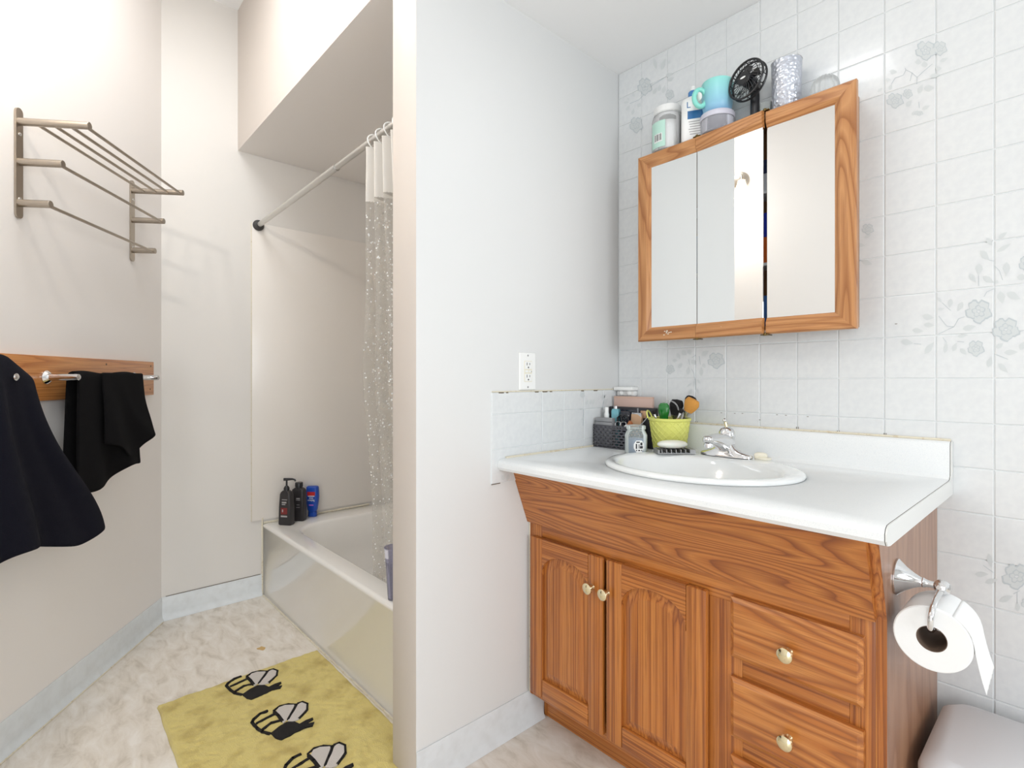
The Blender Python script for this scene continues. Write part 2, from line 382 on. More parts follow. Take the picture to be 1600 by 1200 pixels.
# faint grey flowers printed on the tiles
def fl_leaf(mb, P, a, b_, wd):
    a, b_ = Vector(a), Vector(b_); d = b_-a; n_ = Vector((-d.y, d.x)).normalized()*wd
    pts = [a, a+d*.2+n_*.75, a+d*.45+n_, a+d*.75+n_*.55, b_, a+d*.75-n_*.55, a+d*.45-n_, a+d*.2-n_*.75]
    mb.bm.faces.new([mb.bm.verts.new(P(p.x, p.y)) for p in pts]).material_index = 0
def fl_stem(mb, P, pts, wd=0.5):
    for a, b_ in zip(pts[:-1], pts[1:]):
        a, b_ = Vector(a), Vector(b_); n_ = Vector((-(b_-a).y, (b_-a).x)).normalized()*wd
        mb.bm.faces.new([mb.bm.verts.new(P(p.x, p.y)) for p in (a-n_, b_-n_, b_+n_, a+n_)]).material_index = 1
def fl_flower(mb, P, c, r, sq=1.0, petals=5, rot=0.3):
    rng = random.Random(int(c[0]*7+c[1])); c = Vector(c)
    for ring, (rr, n_, mi, k) in enumerate(((1.0, petals, 1, .44), (0.93, petals, 0, .37), (.55, petals, 1, .21), (.5, petals, 0, .15))):
        for i in range(n_):
            a = rot+ring//2*0.5+2*PI*i/n_+(rng.random()-.5)*.15
            pc = c+Vector((math.cos(a), math.sin(a)*sq))*r*rr*.55
            pts = []
            for q in range(14):
                t = 2*PI*q/14; rad = r*k*(1+0.12*math.sin(5*t+i)+0.06*math.sin(3*t+2*i))
                if ring == 1: rad *= 0.97
                pts.append(pc+Vector((math.cos(t), math.sin(t)*sq))*rad)
            off = ring*0.00004+i*0.000006
            f = mb.bm.faces.new([mb.bm.verts.new(P(p.x, p.y, off)) for p in pts]); f.material_index = mi
PY = lambda x, y, o=0: onY(x, y, YT-0.0026-o)
PX = lambda x, y, o=0: onX(x, y, XA+0.0048+o)
def prints(flowers, leaves, stems, P=PY, parent=wr):
    mb = MB()
    for s_ in stems: fl_stem(mb, P, s_)
    for l in leaves: fl_leaf(mb, P, l[0:2], l[2:4], l[4])
    for f in flowers: fl_flower(mb, P, (f[0], f[1]), f[2], f[3] if len(f) > 3 else 1)
    o = obj('flower_print', mb, ['print1', 'print2', 'print3'], parent, smooth=0)
K = lambda x, y: (1400+x/4.8, 350+y/4.8)
def kl(lst, K): return [K(l[0], l[1])+K(l[2], l[3])+(l[4],) for l in lst]
prints([K(620, 655)+(22, .9), K(825, 790)+(23, .85), K(600, 932)+(14, .95), K(985, 300)+(14,)],
       kl([(35, 880, 130, 895, 5), (120, 795, 205, 805, 4), (195, 690, 285, 705, 5), (205, 755, 290, 760, 4), (215, 975, 285, 885, 5), (310, 550, 345, 590, 2.5),
           (310, 640, 362, 635, 2.5), (412, 560, 400, 630, 4.5), (500, 585, 460, 655, 4.5), (500, 790, 600, 765, 5), (460, 845, 540, 832, 3), (365, 970, 380, 885, 3.5),
           (425, 955, 455, 890, 4), (480, 935, 530, 980, 4), (625, 295, 620, 385, 6), (550, 370, 600, 440, 4.5), (630, 200, 700, 270, 5.5), (650, 395, 735, 440, 5),
           (680, 105, 720, 160, 4), (765, 110, 835, 60, 3.5), (755, 210, 865, 145, 3.5), (830, 285, 825, 390, 6), (745, 430, 770, 440, 3), (780, 505, 800, 600, 6.5),
           (830, 515, 935, 565, 6), (905, 400, 990, 395, 5), (930, 945, 965, 880, 5), (810, 965, 915, 960, 4.5), (690, 1075, 715, 995, 5), (765, 1045, 840, 1115, 4.5), (750, 930, 805, 895, 4)], K),
       [[K(*p) for p in s_] for s_ in (((320, 825), (435, 770), (470, 710), (515, 695)), ((345, 590), (410, 650)), ((320, 690), (380, 765), (430, 770)), ((135, 897), (190, 902)),
        ((620, 385), (620, 465)), ((660, 545), (680, 510), (735, 485)), ((740, 315), (775, 350), (800, 420)), ((740, 975), (840, 1015)), ((700, 270), (735, 278)), ((350, 850), (380, 890)), ((460, 880), (510, 885)))])
K = lambda x, y: (1360+x/8.571, 66+y/8.571)
prints([K(740, 110)+(17, .95), K(330, 780)+(14, .9), K(930, 80)+(12,), K(500, 690)+(8,), K(650, 950)+(7, .6)],
       kl([(255, 390, 360, 400, 4), (190, 510, 275, 500, 3), (95, 665, 165, 610, 2.5), (255, 640, 285, 560, 3), (640, 690, 700, 560, 4), (715, 620, 860, 610, 5.5), (480, 860, 560, 770, 4),
           (930, 260, 1040, 210, 3), (870, 360, 955, 345, 4), (790, 460, 940, 430, 3.5), (640, 300, 640, 220, 5), (730, 340, 720, 250, 5), (690, 900, 800, 845, 3), (550, 970, 640, 920, 3)], K),
       [[K(*p) for p in s_] for s_ in (((465, 345), (475, 370), (560, 410), (625, 470), (620, 560)), ((475, 370), (440, 440), (330, 480), (280, 560)), ((560, 410), (530, 520)), ((625, 470), (700, 400), (830, 290)), ((650, 800), (655, 880)))])
K = lambda x, y: (1020+x/11.43, 530+y/11.43)
prints([K(1130, 380)+(14, .95), K(310, 540)+(7, 1.1)],
       kl([(515, 205, 605, 290, 4), (640, 180, 670, 285, 3.5), (430, 250, 490, 355, 3), (345, 380, 440, 380, 3), (450, 515, 530, 425, 3.2), (625, 635, 640, 480, 3.2), (690, 370, 765, 455, 4),
           (865, 290, 1000, 205, 4), (895, 430, 935, 520, 2.6), (865, 655, 865, 495, 3.2), (600, 855, 710, 775, 1.4), (645, 980, 700, 890, 3), (790, 720, 855, 800, 2), (790, 880, 815, 980, 1.6), (730, 740, 735, 860, 1.5)], K),
       [[K(*p) for p in s_] for s_ in (((690, 530), (735, 610), (750, 710), (765, 900)), ((640, 360), (660, 460)), ((700, 330), (770, 280)), ((830, 300), (850, 450)))])
K = lambda x, y: (1500+x/8.57, 840+y/8.57)
prints([K(760, 520)+(25, .85), K(900, 880)+(10,)],
       kl([(380, 215, 420, 400, 4.5), (195, 490, 385, 490, 4.5), (335, 605, 510, 560, 4.5), (520, 855, 710, 780, 5), (775, 990, 765, 860, 4)], K), [[K(*p) for p in s_] for s_ in (((715, 755), (800, 710)), ((765, 730), (765, 880)), ((310, 370), (450, 470)))])
K = lambda x, y: (960+x/6, 66+y/6)
prints([K(285, 415)+(12, 1.2), K(205, 775)+(11, 1.2), K(520, 490)+(7, 1.2)],
       kl([(370, 150, 395, 260, 3), (440, 260, 480, 150, 3.5), (360, 490, 400, 420, 3), (415, 460, 430, 390, 3), (455, 480, 475, 400, 3), (85, 568, 140, 560, 2), (110, 640, 145, 590, 2.5), (165, 680, 185, 620, 2.5),
           (215, 580, 250, 600, 4), (480, 320, 555, 290, 3), (500, 360, 560, 330, 3), (120, 520, 140, 545, 2), (165, 480, 195, 510, 2), (500, 200, 525, 170, 2)], K), [[K(*p) for p in s_] for s_ in (((145, 575), (230, 540), (360, 400), (460, 340)),)])
prints([(1356, 358, 10, .9)], [(1340, 382, 1352, 384, 3), (1346, 408, 1363, 413, 4.5), (1350, 372, 1362, 366, 3)], [((1338, 405), (1348, 408))])
prints([(910, 617, 4, 1.2)], [(915, 633, 919, 624, 2), (922, 632, 924, 624, 2), (926, 632, 929, 624, 1.8), (940, 622, 948, 616, 2.5), (944, 632, 950, 622, 2.5), (906, 641, 912, 637, 1.6), (908, 657, 913, 651, 1.6),
        (784, 750, 790, 741, 3.5), (795, 741, 792, 752, 3)], [((912, 640), (911, 665)), ((945, 618), (941, 640))], PX, sp_)
# stray marks where the panel was scuffed above the backsplash
mb = MB()
for x, y in ((1127, 645), (1148, 646), (1214, 648), (1228, 649), (1262, 651), (1160, 646), (1187, 656), (1400, 506)):
    p = onY(x, y, YT-0.0026); mb.box(p.x-0.0025, p.x+0.0025, p.y, p.y+0.001, p.z-0.0008, p.z+0.0008)
for x, y in ((1088, 660), (1135, 663), (1246, 669), (1310, 675), (1383, 679)):
    for dx in (-1.6, 1.6):
        p = onY(x+dx, y, YT-0.0026); mb.box(p.x-0.0007, p.x+0.0007, p.y, p.y+0.001, p.z-0.004, p.z+0.004)
obj('scuff_marks', mb, 'chip', wr, smooth=0)

# ================================================================== bathtub, surround, rod, curtain
TY = 0.861; TH = 0.367; X1 = XA-PT-0.0005
tub = thing('bathtub', ((XB+X1)/2, (TY+YT)/2, 0), 'white enamel bathtub with a plain flat apron', 'bathtub')
mb = MB(); xa, xb, yb = XB+0.001, X1-0.001, YT-0.001
lp = lambda i0, i1, j0, j1, r, z: rrect(xa+i0, xb-i1, TY+j0, yb-j1, r, z, 6)
mb.loft([lp(0, 0, 0.006, 0, .004, 0.0005), lp(0, 0, 0.004, 0, .004, .345), lp(0, 0, 0.0, 0, .004, .350), lp(0, 0, 0.001, 0, .006, .358), lp(.004, .004, .006, .004, .01, .3645), lp(.012, .012, .014, .012, .02, TH),
         lp(.15, .09, .080, .06, .16, TH), lp(.158, .098, .088, .068, .16, .364), lp(.166, .105, .096, .076, .16, .352), lp(.20, .12, .115, .095, .15, .22), lp(.26, .14, .13, .11, .13, .09), lp(.31, .17, .16, .14, .11, .06)], True, False, True)
obj('tub_shell', mb, 'tub', tub, smooth=0.9)
mb = MB(); mb.tube([(XB+0.003, TY-0.001, 0.004), (XB+0.003, TY-0.001, TH+0.03)], 0.0045, 8); mb.tube([(XB+0.004, TY+0.005, TH+.002), (XB+0.004, 1.45, TH+.004)], 0.005, 8)
mb.tube([(XB+0.01, TY-0.002, 0.002), (X1-.01, TY-0.002, 0.002)], 0.003, 6)
obj('caulk_line', mb, 'caulk', tub)
mb = MB(); mb.lathe([(0.03, 0), (0.03, 0.006), (0.022, 0.009), (0.002, 0.009)], (X1-0.30, 1.27, 0.0602)); obj('drain', mb, 'chrome', tub)
sur = struct('wall_back_surround', MB().box(XB+0.0005, XB+0.006, 0.809, YT-0.001, 0.385, 1.905, 0.0015), 'surround')
struct('wall_tub_side_surround', MB().box(XB+0.006, X1, YT-0.006, YT-0.0005, 0.37, 1.905, 0.0015), 'surround')
mb = MB(); mb.tube([(XB+0.003, 0.807, 0.385), (XB+0.003, 0.807, 1.905)], 0.0022, 6); obj('caulk_line', mb, 'caulk', sur)

rod = thing('shower_rod', (XB, 0.839, 1.896), 'telescoping satin steel shower rod across the tub opening', 'curtain rod')
ra, rb = Vector((XB+0.007, 0.839, 1.893)), Vector((X1-0.001, 0.839, 1.918))
at = lambda t: ra+(rb-ra)*t
mb = MB(); mb.tube([at(0.01), at(0.62)], 0.0125, 20); mb.tube([at(0.62), at(0.626)], 0.0135, 20); obj('outer_tube', mb, 'steel', rod)
mb = MB(); mb.tube([at(0.60), at(0.99)], 0.0105, 20); obj('inner_tube', mb, 'steel', rod)
for p, s_ in ((ra, 1), (rb, -1)):
    mb = MB(); mb.lathe([(0.027, 0), (0.027, 0.006), (0.022, 0.013), (0.0145, 0.018), (0.0145, 0.028)], p, (s_, 0, 0), 28); obj('end_flange', mb, 'dark', rod)

cur = thing('shower_curtain', (-1.53, 0.86, 0.25), 'clear glittery vinyl shower curtain bunched by the partition', 'shower curtain')
def cpt(u, z):
    t = (1.89-z)/1.5
    spread = 0.27+0.37*max(0, min(t, .5))+0.12*max(0, t-.5)
    x = -1.375-u*spread
    y = 0.842+0.15*max(0, t)**0.8 + (0.016+0.022*min(1, t*3+.15))*math.sin(u*2*PI*5.0+0.5+0.8*math.sin(z*2.3))+0.006*math.sin(u*31+z*7)
    return Vector((x, y, z))
mb = MB(); mb.grid(lambda u, v: cpt(u, 1.72-v*1.40), 90, 60); obj('clear_panel', mb, 'curtain', cur, smooth=3, solid=0)
mb = MB(); mb.grid(lambda u, v: cpt(u, 1.888-v*0.17), 90, 10); obj('white_header', mb, mat('frosted white vinyl', srgb(236, 232, 226), 0.35, Transmission_Weight=0.15), cur, smooth=3)
for k in range(5):
    p = at((-1.40-k*0.055-ra.x)/(rb.x-ra.x)); mb = MB()
    mb.tube([p+Vector((0.004*math.sin(a*2), 0.021*math.sin(a), -0.008+0.024*math.cos(a))) for a in [2*PI*i/20 for i in range(20)]], 0.0022, 8, True)
    obj('curtain_ring', mb, 'white', cur)

# ---- bottles on the tub corner
def sq_loop(cx, cy, a, b_, r, z, ang, n=5):
    c_, s_ = math.cos(ang), math.sin(ang)
    return [Vector((cx+p.x*c_-p.y*s_, cy+p.x*s_+p.y*c_, z)) for p in rrect(-a, a, -b_, b_, r, 0, n)]
M['red'] = mat('red label', srgb(196, 40, 42), 0.45); M['darkred'] = mat('dark red label', srgb(120, 34, 34), 0.45)
M['blue'] = mat('blue bottle plastic', srgb(24, 72, 168), 0.3); M['navy'] = mat('navy plastic', srgb(22, 46, 112), 0.3)
M['label_grey'] = mat('grey print', srgb(168, 164, 164), 0.5); M['pinkprint'] = mat('violet print', srgb(190, 110, 200), 0.5)
def plate(mb, c, xd, yd, nrm, w_, h_, o=0.0004):
    xd, yd, nrm, c = Vector(xd), Vector(yd), Vector(nrm), Vector(c)
    mb.loft([[c+xd*(w_/2*a)+yd*(h_/2*b_)+nrm*k for a, b_ in ((-1, -1), (1, -1), (1, 1), (-1, 1))] for k in (-0.0015, o)], True, False, True)
def strip_part(name, mt, parent, items):
    mb = MB()
    for it in items: plate(mb, *it)
    o = obj(name, mb, mt, parent, smooth=0)
    if len(items) > 1: o['kind'] = 'stuff'
    return o
bz = TH+0.0005
def pump_bottle():
    x, y, ang = -2.757, 0.945, 0.62
    t = thing('pump_bottle', (x, y, bz), 'black pump bottle with dark red label on the tub corner', 'bottle')
    mb = MB(); mb.loft([sq_loop(x, y, a, b_, r, bz+z, ang) for a, b_, r, z in ((.032, .018, .008, 0), (.036, .022, .010, .006), (.034, .021, .01, .09), (.030, .019, .01, .155), (.026, .017, .01, .166), (.016, .014, .009, .174))], True, True, True)
    obj('body', mb, 'blacksoft', t, smooth=0.8)
    mb = MB(); mb.lathe([(.014, .172), (.014, .186), (.010, .194), (.0045, .199), (.0045, .222), (.006, .223), (.006, .229), (.002, .231)], (x, y, bz), seg=20); obj('collar', mb, 'black', t)
    mb = MB(); d = Vector((0.50, 0.86, 0)); p = Vector((x, y, bz+.230)); mb.tube([p-d*.014, p+d*.012, p+d*.028, p+d*.040+Vector((0, 0, -.004)), p+d*.042+Vector((0, 0, -.012))], [.0075, .0065, .005, .0045, .004], 10); obj('pump_spout', mb, 'black', t)
    nx = Vector((math.sin(ang), -math.cos(ang), 0)); xd = Vector((math.cos(ang), math.sin(ang), 0)); z_ = Vector((0, 0, 1)); c = Vector((x, y, bz))+nx*.0212
    strip_part('label_panel', 'darkred', t, [(c+z_*.072-nx*.0002, xd, z_, nx, .036, .034)])
    strip_part('label_print', 'label_grey', t, [(c+z_*.130-nx*.0012+xd*.002, xd, z_, nx, .030, .003), (c+z_*.116-nx*.0008, xd, z_, nx, .026, .007), (c+z_*.106-nx*.0008-xd*.003, xd, z_, nx, .020, .005), (c+z_*.074-xd*.008, xd, z_, nx, .006, .014), (c+z_*.046, xd, z_, nx, .036, .008), (c+z_*.022, xd, z_, nx, .018, .003)])
pump_bottle()
def cap_bottle():
    x, y, ang = -2.797, 1.022, 0.72
    t = thing('shampoo_bottle', (x, y, bz), 'black square-shouldered bottle with round cap behind the pump bottle', 'bottle')
    mb = MB(); mb.loft([sq_loop(x, y, a, b_, r, bz+z, ang) for a, b_, r, z in ((.032, .019, .008, 0), (.035, .022, .010, .006), (.034, .021, .01, .15), (.031, .019, .01, .163), (.019, .016, .012, .172))], True, True, True)
    obj('body', mb, 'blacksoft', t, smooth=0.8)
    mb = MB(); mb.lathe([(.018, .170), (.018, .176), (.0195, .177), (.0195, .196), (.018, .199), (.002, .199)], (x, y, bz), seg=24); obj('cap', mb, 'black', t)
    nx = Vector((math.sin(ang), -math.cos(ang), 0)); xd = Vector((math.cos(ang), math.sin(ang), 0)); z_ = Vector((0, 0, 1)); c = Vector((x, y, bz))+nx*.0212+xd*.006
    strip_part('label_print', 'label_grey', t, [(c+z_*.118, xd, z_, nx, .020, .005), (c+z_*.110, xd, z_, nx, .022, .003), (c+z_*.050, xd, z_, nx, .026, .009), (c+z_*.085, xd, z_, nx, .016, .002), (c+z_*.072, xd, z_, nx, .02, .002)])
cap_bottle()
def blue_bottle():
    x, y, ang = -2.828, 1.106, 0.80
    t = thing('medicated_shampoo', (x, y, bz), 'bright blue bottle with red label standing upside down on its cap', 'bottle')
    mb = MB(); mb.loft([sq_loop(x, y, a, b_, r, bz+z, ang) for a, b_, r, z in ((.020, .015, .012, .026), (.026, .017, .013, .040), (.031, .0185, .014, .075), (.034, .0195, .014, .105), (.033, .0195, .014, .135), (.031, .018, .013, .158), (.027, .014, .011, .163))], True, True, True)
    obj('body', mb, 'blue', t, smooth=0.9)
    mb = MB(); mb.loft([sq_loop(x, y, a, b_, r, bz+z, ang) for a, b_, r, z in ((.022, .015, .012, 0), (.023, .016, .012, .004), (.0215, .015, .012, .025))], True, True, True); obj('cap', mb, 'blue', t)
    nx = Vector((math.sin(ang), -math.cos(ang), 0)); xd = Vector((math.cos(ang), math.sin(ang), 0)); z_ = Vector((0, 0, 1)); c = Vector((x, y, bz))+nx*.0200
    strip_part('label_panel', 'red', t, [(c+z_*.125-nx*.0002, xd, z_, nx, .042, .020)])
    strip_part('label_stripe', 'white', t, [(c+z_*.112-nx*.0002, xd, z_, nx, .036, .004)])
    strip_part('label_print', 'pinkprint', t, [(c+z_*.064-nx*.0012, xd, z_, nx, .024, .006)])
    text('lettering', 'Selsun', 'white', .015, c+z_*.089+nx*.0003, -xd, -z_, t); text('lettering', 'blue', 'white', .013, c+z_*.101+nx*.0003, -xd, -z_, t)
blue_bottle()
# lilac cup on the tub rim by the partition
cx, cy = -1.583, 0.897
t = thing('plastic_cup', (cx, cy, bz), 'tall lilac-tinted clear plastic cup on the tub rim beside the partition', 'cup')
mb = MB(); mb.lathe([(.022, 0), (.0225, .003), (.034, .172), (.036, .174), (.0345, .175), (.0215, .006), (.002, .005)], (cx, cy, bz), seg=28, cap=True); obj('cup_wall', mb, 'smoke', t)
mb = MB(); mb.lathe([(.021, .006), (.031, .128), (.002, .1285)], (cx, cy, bz), seg=24); obj('lower_tint', mb, mat('grey lilac plastic', srgb(134, 130, 152), 0.25), t)

# ================================================================== bath rug
RX0, RX1, RY0, RY1 = -2.113, -1.27, 0.300, 0.846
rug = thing('bath_rug', ((RX0+RX1)/2, (RY0+RY1)/2, 0), 'yellow tufted bath rug with black and white bees', 'rug')
m = mat('yellow tufted pile', srgb(226, 206, 124), 1.0, bump=(420, 1.0, 0.004), vary=(14, srgb(192, 166, 86), 0.48, 0.72), Sheen_Weight=0.25); M['rug'] = m
def rugz(x, y): return 0.0135+0.0022*noise.noise(Vector((x*60, y*60, 0)))+0.0012*noise.noise(Vector((x*190, y*190, 3)))
def rugp(u, v):
    e = min(u, 1-u, v, 1-v)
    x = RX0+u*(RX1-RX0)+0.004*noise.noise(Vector((v*9, 1, u*2))); y = RY0+v*(RY1-RY0)+0.004*noise.noise(Vector((u*9, 5, v*2)))
    k = min(1, min(u, 1-u)*(RX1-RX0)/0.012, min(v, 1-v)*(RY1-RY0)/0.012)
    return Vector((x, y, 0.001+(rugz(x, y)-0.001)*math.sqrt(max(0, 1-(1-k)**2))))
mb = MB(); mb.grid(rugp, 230, 150); obj('pile', mb, 'rug', rug, smooth=3)
M['rugblack'] = mat('black tufts', srgb(26, 22, 22), 1.0, bump=(420, 1.0, 0.004)); M['rugwhite'] = mat('white tufts', srgb(214, 206, 200), 1.0, bump=(420, 1.0, 0.004))
def bee(pts_fn):
    def poly(mb, pts, top):
        P = [pts_fn(*p) for p in pts]
        mb.loft([[Vector((p.x, p.y, z)) for p in P] for z in (0.010, top)], True, False, True)
    def line(mb, pts, wd, top=0.0175):
        P = [pts_fn(*p) for p in pts]
        for a, b_ in zip(P[:-1], P[1:]):
            d = (b_-a); d.z = 0; n_ = Vector((-d.y, d.x, 0)).normalized()*wd; e = d.normalized()*wd*.6
            mb.loft([[Vector((q.x, q.y, z)) for q in (a-e-n_, b_+e-n_, b_+e+n_, a-e+n_)] for z in (0.010, top)], True, False, True)
    w_ = MB()
    poly(w_, [(525, 240), (560, 200), (640, 175), (755, 170), (740, 210), (690, 290), (655, 330), (600, 375), (570, 330), (540, 270)], 0.0168)
    poly(w_, [(800, 170), (850, 140), (915, 160), (905, 210), (850, 280), (790, 335), (720, 360), (655, 350), (700, 300), (755, 235)], 0.0168)
    obj('bee_wings', w_, 'rugwhite', rug, smooth=0)
    k = MB()
    poly(k, [(430, 490), (540, 415), (640, 365), (740, 360), (800, 385), (880, 345), (970, 315), (975, 335), (880, 385), (985, 365), (960, 405), (860, 425), (760, 470), (660, 515), (560, 560), (490, 540)], 0.0172)
    line(k, [(410, 238), (320, 270), (235, 330), (210, 365), (270, 430), (330, 470), (420, 490)], 0.0042)
    line(k, [(270, 375), (400, 315), (490, 275)], 0.0034); line(k, [(340, 440), (450, 370), (560, 345)], 0.0036)
    line(k, [(490, 235), (570, 185), (680, 162), (780, 168)], 0.0022); line(k, [(785, 165), (720, 255), (665, 330)], 0.0038)
    line(k, [(800, 155), (860, 138), (920, 160), (910, 225), (850, 280), (800, 320)], 0.0032); line(k, [(500, 250), (545, 290), (590, 350)], 0.0045)
    obj('bee_body', k, 'rugblack', rug, smooth=0)
bee(lambda x, y: onZ(330+x/8.889, 1030+y/8.889, 0.016))
b1 = onZ(330+210/8.889, 1030+365/8.889, 0.016); b2 = onZ(330+565/8.889, 1030+875/8.889, 0.016)
for k in (1, 2):
    sh = (b2-b1)*k
    def bf(x, y, sh=sh): return onZ(330+x/8.889, 1030+y/8.889, 0.016)+sh
    bee(bf)
# orange stain on the vinyl
p = onZ(408, 1013, 0.0006); mb = MB()
mb.loft([[p+Vector(((0.018+0.005*math.sin(3*a+1))*math.cos(a), (0.014+0.004*math.sin(2*a))*math.sin(a), 0)) for a in [2*PI*i/18 for i in range(18)]]], True, False, True)
o = obj('floor_stain', mb, mat('orange stain', srgb(206, 170, 110), 0.5), bpy.data.objects['floor'], smooth=0)
# ================================================================== left wall: rack, towel board, towels, sconce
rk = thing('towel_rack', LW(0.53, 0.0, 1.6), 'brushed nickel hotel towel rack with three arms on the angled wall', 'towel rack')
for d in (0.823, 0.235):
    mb = MB(); pl_ = []
    for i in range(9): a = PI*i/8; pl_.append((d+0.0135*math.cos(a), 1.918+0.0135*math.sin(a)))
    for i in range(9): a = PI+PI*i/8; pl_.append((d+0.0135*math.cos(a), 1.610+0.0135*math.sin(a)))
    mb.prism(pl_, lambda a, z, o_: LW(a, o_, z), 0.001, 0.007); obj('wall_plate', mb, 'nickel', rk)
    for z in (1.852, 1.655):
        mb = MB(); mb.lathe([(.0055, 0), (.005, .002), (.002, .0035)], LW(d, .007, z), LN, 14); obj('screw', mb, 'chrome', rk)
    for z, ln in ((1.890, .200), (1.768, .126), (1.643, .092)):
        mb = MB(); mb.tube([LW(d, .006, z), LW(d, ln, z), LW(d, ln+.001, z)], [.0115, .0115, .0105], 18); obj('arm', mb, 'nickel', rk)
for z, ofs in ((1.888, (.052, .098, .144, .190)), (1.766, (.117,)), (1.641, (.083,))):
    for of in ofs:
        mb = MB(); mb.tube([LW(.823, of, z-.001), LW(.235, of, z-.001)], .0052, 12); obj('rod', mb, 'nickel', rk)

tb = thing('towel_board', LW(0.7, 0.0, 1.04), 'oak board on the angled wall carrying chrome towel rails', 'towel rail')
mb = MB(); mb.box(0.10, 1.55, 0.001, 0.019, 1.040, 1.184, 0.002)
o = obj('backboard', mb, 'board', tb)
# the board is laid out along X, then turned onto the angled wall
me = o.data; ctr = Vector((0.825, 0.010, 1.112))
o.rotation_euler = (0, 0, math.atan2(LB.y, LB.x)); o.location = LW(ctr.x, ctr.y, ctr.z)-worldloc(tb)
for d in (0.735, 0.255, 1.46, 0.985):
    mb = MB(); mb.lathe([(.022, 0), (.022, .004), (.017, .010), (.0115, .015), (.0108, .03), (.0108, .082), (.0112, .086), (.0100, .096), (.005, .100), (.001, .1005)], LW(d, .0192, 1.115), LN, 22); obj('post', mb, 'chrome', tb)
for a, b_ in ((0.735, 0.255), (1.46, 0.985)):
    mb = MB(); mb.tube([LW(a, .088, 1.115), LW(b_, .088, 1.115)], .0065, 14); obj('rail', mb, 'chrome', tb)
for d, z in ((0.13, 1.065), (0.125, 1.165), (0.43, 1.165)):
    mb = MB(); mb.lathe([(.004, 0), (.003, .001)], LW(d, .0192, z), LN, 10); obj('screw', mb, 'chip', tb)

def cloth(name, label, mt, fn, nu, nv, thick, extra=None):
    t = thing(name, fn(0.5, 0.0), label, 'towel')
    mb = MB(); mb.grid(fn, nu, nv); obj('drape', mb, mt, t, smooth=3, solid=thick, subd=1)
    if extra: extra(t)
    return t
def sm(a, b_, x): x = max(0, min(1, (x-a)/(b_-a))); return x*x*(3-2*x)
# folded hand towel over the rail between two posts: v<.3 back, .3-.4 over the rail, >.4 front
def hand(u, v):
    top = 1.1285; d = 0.385+u*0.338
    if v < 0.3: off = 0.072; z = top-0.33*(1-v/0.3)-.012; d += 0.02*(1-v/.3)*u
    elif v < 0.42:
        a = PI*(v-0.3)/0.12; off = 0.088-0.015*math.cos(a); z = top-.012+0.014*math.sin(a)
    else:
        k = (v-0.42)/0.58
        ln = 0.335+0.055*sm(.2, .8, u)
        z = top-.012-k*ln; off = 0.103+0.012*k
        off += 0.008*k*math.sin(u*7.5+0.8)+0.007*k*k*math.sin(u*15+2+k*2)
        d += 0.05*k*max(0, u-.4)+0.02*k*(1-u)*math.sin(k*3)
    return LW(d, off, z+0.004*math.sin(u*9))
def flap(t):
    mb = MB()
    def fp(u, v):
        d = 0.378+u*0.25; ln = 0.255+0.045*math.sin(u*PI*1.1)
        d -= 0.035*sm(.35, .95, v)*(1-u)
        return LW(d, 0.118+0.014*v+0.010*math.sin(u*8+v*2)*v+0.014*math.exp(-((u-.62+.55*v)/.08)**2)*v, 1.132-v*ln+0.012*math.sin(u*9+1)*v)
    mb.grid(fp, 22, 22); obj('folded_layer', mb, 'towel2', t, smooth=3, solid=0.007, subd=1)
cloth('hand_towel', 'black hand towel folded over the rail nearest the corner', 'towel2', hand, 34, 40, 0.008, flap)
# bath towel bunched over the end of the nearer rail and flaring downwards
def bath(u, v):
    # u: 0 right edge ... 1 left edge (out of the frame)
    if v < 0.22: k = 1-v/0.22; side = -1
    elif v < 0.34: k = 0; side = 0
    else: k = (v-0.34)/0.66; side = 1
    spread = 1+1.15*sm(0, 1, k)
    d = 1.045+(u-0.42)*0.34*spread-0.040*sm(.3, 1, k)*(1-u)
    if side == -1: off = 0.060; z = 1.128-k*0.42
    elif side == 0:
        a = PI*(v-0.22)/0.12; off = 0.082-0.022*math.cos(a); z = 1.128+0.052*math.sin(a)*(1-0.5*abs(u-.42))
    else:
        ln = 0.515+0.030*math.sin(u*9+1.0)-0.025*sm(.0, .14, .14-u)
        z = 1.128-k*ln; off = 0.104+0.045*k
        off += (0.030*math.sin(u*17+.6)+0.012*math.sin(u*33+k*1.5))*k**0.6*0.75
    z -= 0.055*max(0, .25-u)*4*(1-k)*(side >= 0)*0.9
    return LW(d, off, z)
cloth('bath_towel', 'large dark navy bath towel hanging from the rail at the left edge', 'towel', bath, 46, 44, 0.009)
# sconce (seen only in the mirror)
sd, sz = 1.24, 2.44
sc_ = thing('wall_sconce', LW(sd, 0, sz), 'nickel wall sconce with glowing shade, seen in the mirror', 'lamp')
mb = MB(); mb.lathe([(.055, .001), (.055, .006), (.048, .016), (.025, .024), (.002, .026)], LW(sd, 0, sz), LN, 32); obj('backplate', mb, 'nickel', sc_)
mb = MB(); mb.tube([LW(sd, .02, sz), LW(sd, .08, sz+.01), LW(sd, .12, sz-.01), LW(sd, .125, sz-.045)], .007, 12); obj('arm', mb, 'nickel', sc_)
mb = MB(); mb.lathe([(.022, 0), (.026, -.02), (.040, -.06), (.058, -.10), (.056, -.10), (.038, -.06), (.024, -.02)], LW(sd, .125, sz-.045), (0, 0, 1), 28, cap=False)
obj('shade', mb, emit('glowing frosted shade', (1, 0.82, 0.58, 1), 3), sc_)
l = bpy.data.lights.new('sconce_bulb', 'POINT'); l.energy = 10; l.color = (1, 0.94, 0.85); l.shadow_soft_size = 0.03
lo = bpy.data.objects.new('sconce_bulb', l); C.objects.link(lo); lo.location = LW(sd, .125, sz-.165)
